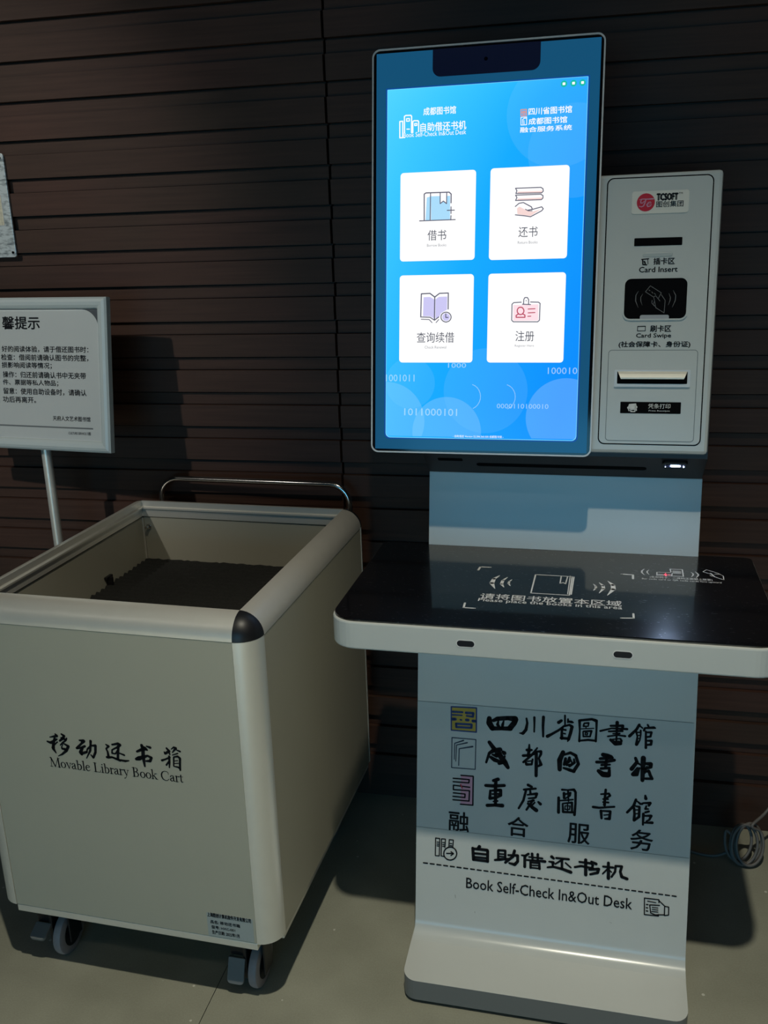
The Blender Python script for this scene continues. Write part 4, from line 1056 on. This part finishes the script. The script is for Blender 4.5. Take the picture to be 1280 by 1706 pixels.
rim('rim', lambda p, z: (R if p <= R else p, D+R-p, z), lambda p, z: (W-R if p <= R else W-p, D+R-p, z))
rim('rim', lambda p, z: (p, R if p <= R else p, z), lambda p, z: (p, D if p <= R else D+R-p, z))
rim('rim', lambda p, z: (W-p, R if p <= R else p, z), lambda p, z: (W-p, D if p <= R else D+R-p, z))
for (cx, cy, sx, sy) in ((R, R, -1, -1), (W-R, R, 1, -1), (R, D, -1, 1), (W-R, D, 1, 1)):
    mb = MB().use('aluminium'); arc = [(cx+sx*R*math.sin(t), cy+sy*R*math.cos(t)) for t in [math.pi/2*i/12 for i in range(13)]]
    z0, z1 = H0-0.0005, H-R-0.0006; k = 13
    mb.add([(x, y, z0) for x, y in arc]+[(x, y, z1) for x, y in arc], [[i, i+1, k+i+1, k+i] for i in range(12)], True)
    lp_ = arc+[(cx, cy)]; mb.add([(x, y, z0) for x, y in lp_]+[(x, y, z1) for x, y in lp_], [list(range(14))[::-1], list(range(14, 28)), [12, 13, 27, 26], [13, 0, 14, 27]])
    mb.build('corner_post', cart)
    mb = MB().use('black_plastic'); n = 10; vs = []; fs = []
    for i in range(n+1):
        for j in range(n+1):
            th = math.pi/2*i/n; ph = math.pi/2*j/n
            vs.append((cx+sx*R*math.cos(th)*math.sin(ph), cy+sy*R*math.cos(th)*math.cos(ph), H-R+R*math.sin(th)))
    for i in range(n):
        for j in range(n): fs.append([i*(n+1)+j, i*(n+1)+j+1, (i+1)*(n+1)+j+1, (i+1)*(n+1)+j])
    mb.add(vs, fs, True); mb.face([(cx, cy, H-R)]+[vs[j] for j in range(n+1)])
    mb.build('corner_cap', cart)
# under-frame
mb = MB().use('aluminium')
for (x0, x1, y0, y1) in ((R, W-R, 0.0015, 0.030), (R, W-R, D+R-0.030, D+R-0.004), (0.004, 0.030, R, D), (W-0.030, W-0.004, R, D)):
    mb.box(x0, x1, y0, y1, H0-0.016, H0-0.001)
mb.build('bottom_rail', cart, bevel=0.0015)
# book platform with ribbed carpet
mb = MB().use('carpet'); nx, ny = 60, 150; x0, x1, y0, y1, zc = R-0.002, W-R+0.002, R-0.002, D+0.002, 0.652
vs = []; fs = []
for j in range(ny+1):
    for i in range(nx+1):
        y = y0+(y1-y0)*j/ny; x = x0+(x1-x0)*i/nx
        vs.append((x, y, zc+0.0060*(0.5+0.5*math.cos(2*math.pi*y/0.0200))*(0.7+0.6*random.random())))
for j in range(ny):
    for i in range(nx): a = j*(nx+1)+i; fs.append([a, a+1, a+nx+2, a+nx+1])
mb.add(vs, fs, True); mb.box(x0, x1, y0, y1, zc-0.014, zc-0.002)
mb.build('carpeted_platform', cart, fix=False)
mb = MB().use('black_plastic'); mb.box(R-0.003, R+0.010, 0.445, 0.452, 0.655, 0.675); mb.box(R-0.003, R+0.004, 0.436, 0.461, 0.672, 0.677); mb.build('hook', cart)
# push handle
yh = D+R+0.024; hr = 0.0068; pts = [(0.0600, D+R-0.002, 0.770), (0.0600, yh-0.008, 0.770), (0.0600, yh, 0.778)]
cr = 0.046; x0h, x1h, zh = 0.0600, 0.5310, 0.8395
pts += [(x0h+cr-cr*math.cos(t), yh, zh-cr+cr*math.sin(t)) for t in [math.pi/2*i/8 for i in range(9)]]
pts += [(x1h-cr+cr*math.sin(t), yh, zh-cr+cr*math.cos(t)) for t in [math.pi/2*i/8 for i in range(9)]]
pts += [(x1h, yh, 0.778), (x1h, yh-0.008, 0.770), (x1h, D+R-0.002, 0.770)]
mb = MB().use('chrome'); mb.tube(pts, hr, 14); mb.build('push_handle', cart)
# casters
def caster(cx, cy, up_pedal):
    c = MB().use('black_plastic')
    c.box(cx-0.075, cx+0.020, cy-0.03, cy+0.045, H0-0.020, H0-0.015)
    c.box(cx-0.050, cx-0.017, cy-0.015, cy+0.030, 0.076, H0-0.016); c.box(cx-0.022, cx-0.0145, cy-0.02, cy+0.032, 0.030, 0.125); c.box(cx+0.0145, cx+0.019, cy-0.012, cy+0.028, 0.035, 0.130); c.box(cx-0.022, cx+0.019, cy-0.02, cy+0.03, 0.112, 0.130)
    o = c.build('caster', cart, bevel=0.003)
    wm = MB().use('rubber_grey'); RW = 0.046; pw = [(-0.0095, 0.030), (-0.0095, 0.039), (-0.0075, 0.0446), (-0.0035, RW), (0.0035, RW), (0.0075, 0.0446), (0.0095, 0.039), (0.0095, 0.028)]
    n = 32; k = len(pw); yc = cy+0.010
    vs = [(cx+a, yc+r*math.cos(2*math.pi*j/n), RW+r*math.sin(2*math.pi*j/n)) for j in range(n) for a, r in pw]
    wm.add(vs, [[j*k+i, j*k+i+1, ((j+1) % n)*k+i+1, ((j+1) % n)*k+i] for j in range(n) for i in range(k-1)], True)
    wm.use('black_plastic'); wm.prism(Fr((cx, yc, RW), (0, 1, 0), (0, 0, 1)), disc(0, 0, 0.0290, 24), -0.010, 0.010); wm.prism(Fr((cx, yc, RW), (0, 1, 0), (0, 0, 1)), disc(0, 0, 0.010, 16), -0.016, 0.016)
    wm.build('wheel', o)
    pm = MB().use('pedal_grey'); Fp = Fr((cx-0.0330, cy-0.016, 0.076), (1, 0, 0), (0, -math.sin(1.1 if up_pedal else 0.35), -math.cos(1.1 if up_pedal else 0.35)))
    pm.prism(Fp, rrect(-0.0170, 0.0170, 0.0, 0.034 if up_pedal else 0.050, (0.002, 0.002, 0.008, 0.008), 4), -0.008, 0.0)
    pm.build('brake_pedal', o, bevel=0.0015)
caster(0.4960, 0.0800, False); caster(0.0800, 0.0780, True); caster(0.4960, 0.560, False); caster(0.0800, 0.560, False)

# ------------------------------------------------------------------ sign stand
SXY = (-0.5278, -0.2092); SZ, SYAW, SLN, SH = 0.9398, -0.1174, 0.138, 0.335
PXX, PYY = -0.7205, -0.158
st = thing('sign_stand', 'floor stand holding a grey-framed library notice behind the wheeled book cart', 'sign', (PXX, PYY, 0.0))
X_ = Vector((math.cos(SYAW), math.sin(SYAW), 0)); K_ = Vector((-math.sin(SYAW), math.cos(SYAW), 0)); Y_ = K_*math.sin(SLN)+Vector((0, 0, math.cos(SLN)))
F_s = Fr(Vector((SXY[0]-PXX, SXY[1]-PYY, SZ)), X_, Y_)
SW = 0.440
mb = MB().use('sign_frame')
prf = [(0.0, -0.010), (0.0, 0.004), (0.004, 0.0075), (0.010, 0.0095), (0.017, 0.0085), (0.0225, 0.005), (0.0245, 0.001), (0.0245, -0.002)]
def corner(i, d):
    return ((0-d, 0+d), (-SW+d, 0+d), (-SW+d, SH-d), (0-d, SH-d))[i]
for i in range(4):
    j = (i+1) % 4; a = [F_s.P(*corner(i, d), n) for d, n in prf]; b = [F_s.P(*corner(j, d), n) for d, n in prf]; kk = len(prf)
    mb.add(a+b, [[q, q+1, kk+q+1, kk+q] for q in range(kk-1)], False)
sf = mb.build('sign_frame', st)
mb = MB().use('sign_back'); mb.prism(F_s, [(-SW+0.002, 0.002), (-0.002, 0.002), (-0.002, SH-0.002), (-SW+0.002, SH-0.002)], -0.010, -0.0015)
mb.build('backing_board', st, fix=False)
mb = MB().use('sign_paper'); mb.prism(F_s, rrect(-SW+0.026, -0.0250, 0.0245, 0.3090, (0.0005, 0.0005, 0.042, 0.042), 10), -0.0015, -0.0008)
ntc = mb.build('notice', st, fix=False)
mb = MB().use('ink'); mb.text(F_s, TX, 'sign', -0.0006, 0.026); mb.text(F_s, TX, 'signs', -0.0006, 0.02)
mb.use('sign_rule'); mb.flat(F_s, [(-0.395, 0.0500), (-0.0475, 0.0500), (-0.0475, 0.0532), (-0.395, 0.0532)], -0.0006)
mb.build('printed_lettering', ntc, fix=False)
mb = MB().use('clear_film'); n = 26; vs = []
for j in range(n*2+1):
    for i in range(n+1):
        u = -0.405+0.378*i/n; v = 0.026+0.280*j/(2*n); e_ = max(0.0, 1-2.3*i/n)
        vs.append(F_s.P(u, v, 0.0006+0.0035*e_*abs(math.sin(u*90+v*37)+math.sin(v*61-u*25)+random.uniform(-.6, .6))/2))
mb.add(vs, [[j*(n+1)+i, j*(n+1)+i+1, (j+1)*(n+1)+i+1, (j+1)*(n+1)+i] for j in range(2*n) for i in range(n)])
mb.build('clear_cover', st, fix=False)
mb = MB().use('aluminium'); mb.tube([(0, 0, 0.010), (0, 0, 0.5), (0, 0, 0.955)], 0.0112, 18); mb.box(-0.016, 0.016, -0.004, 0.012, 0.945, 1.000); mb.build('post', st)
mb = MB().use('aluminium'); mb.prism(FH, disc(0, 0, 0.115, 40), 0.0, 0.010); mb.build('base_disc', st, bevel=0.002)

# ------------------------------------------------------------------ plate on the wall
pl = thing('wall_plate', 'scuffed metal plate with a cream label on the dark boards above the notice', 'plate', (-0.8965, -0.0001, 1.3565))
F_p = Fr((0, -0.006, 0), (1, 0, 0), (0, 0, 1))
mb = MB().use('zinc'); mb.prism(F_p, rrect(-0.075, 0.0715, 0.0, 0.2275, 0.006, 5), -0.0055, 0.0); pb = mb.build('plate', pl, bevel=0.0008)
mb = MB().use('cream_label'); mb.prism(F_p, rrect(-0.050, 0.0520, 0.0720, 0.1385, 0.002, 3), 0.0, 0.0006); mb.use('frame_metal'); mb.ring(F_p, rrect(-0.0512, 0.0530, 0.0710, 0.1395, 0.0028, 3), rrect(-0.050, 0.0520, 0.0720, 0.1385, 0.002, 3), 0.0, 0.0009); mb.build('label', pl, fix=False)
for (x, z) in ((0.0625, 0.2180), (0.0640, 0.0105), (-0.067, 0.2180), (-0.067, 0.0105)):
    mb = MB().use('dark_gap'); mb.prism(F_p, disc(x, z, 0.0030, 14), 0.0, 0.0012); mb.build('screw', pl, fix=False)

# ------------------------------------------------------------------ coiled cable on the floor
def coil(t):
    a = 2*math.pi*t; g = 1+0.10*math.sin(3.1*t+1)+0.06*math.sin(7.3*t)
    return (0.866+0.0065*(t-3)+0.028*g*math.cos(a), -0.130+0.018*math.sin(a*1.0+0.5)+0.006*math.sin(2.2*t), 0.050+0.042*g*math.sin(a)*(0.95) )
pts = [(0.60, -0.10, 0.0045), (0.70, -0.095, 0.0045), (0.775, -0.120, 0.0045), (0.815, -0.125, 0.012), (0.846, -0.128, 0.045)]
pts += [(x, y, max(z, 0.006)) for x, y, z in [coil(0.4+i*0.0833) for i in range(58)]]
pts += [(0.875, -0.13, 0.098), (0.905, -0.10, 0.112), (0.945, -0.07, 0.150), (1.00, -0.03, 0.19), (1.06, -0.012, 0.21)]
mb = MB().use('cable_white'); mb.tube(catmull(pts, 5), 0.0034, 8)
o = mb.build('coiled_cable', fix=False); o['label'] = 'loose coil of pale grey cable on the floor right of the kiosk pedestal'; o['category'] = 'cable'
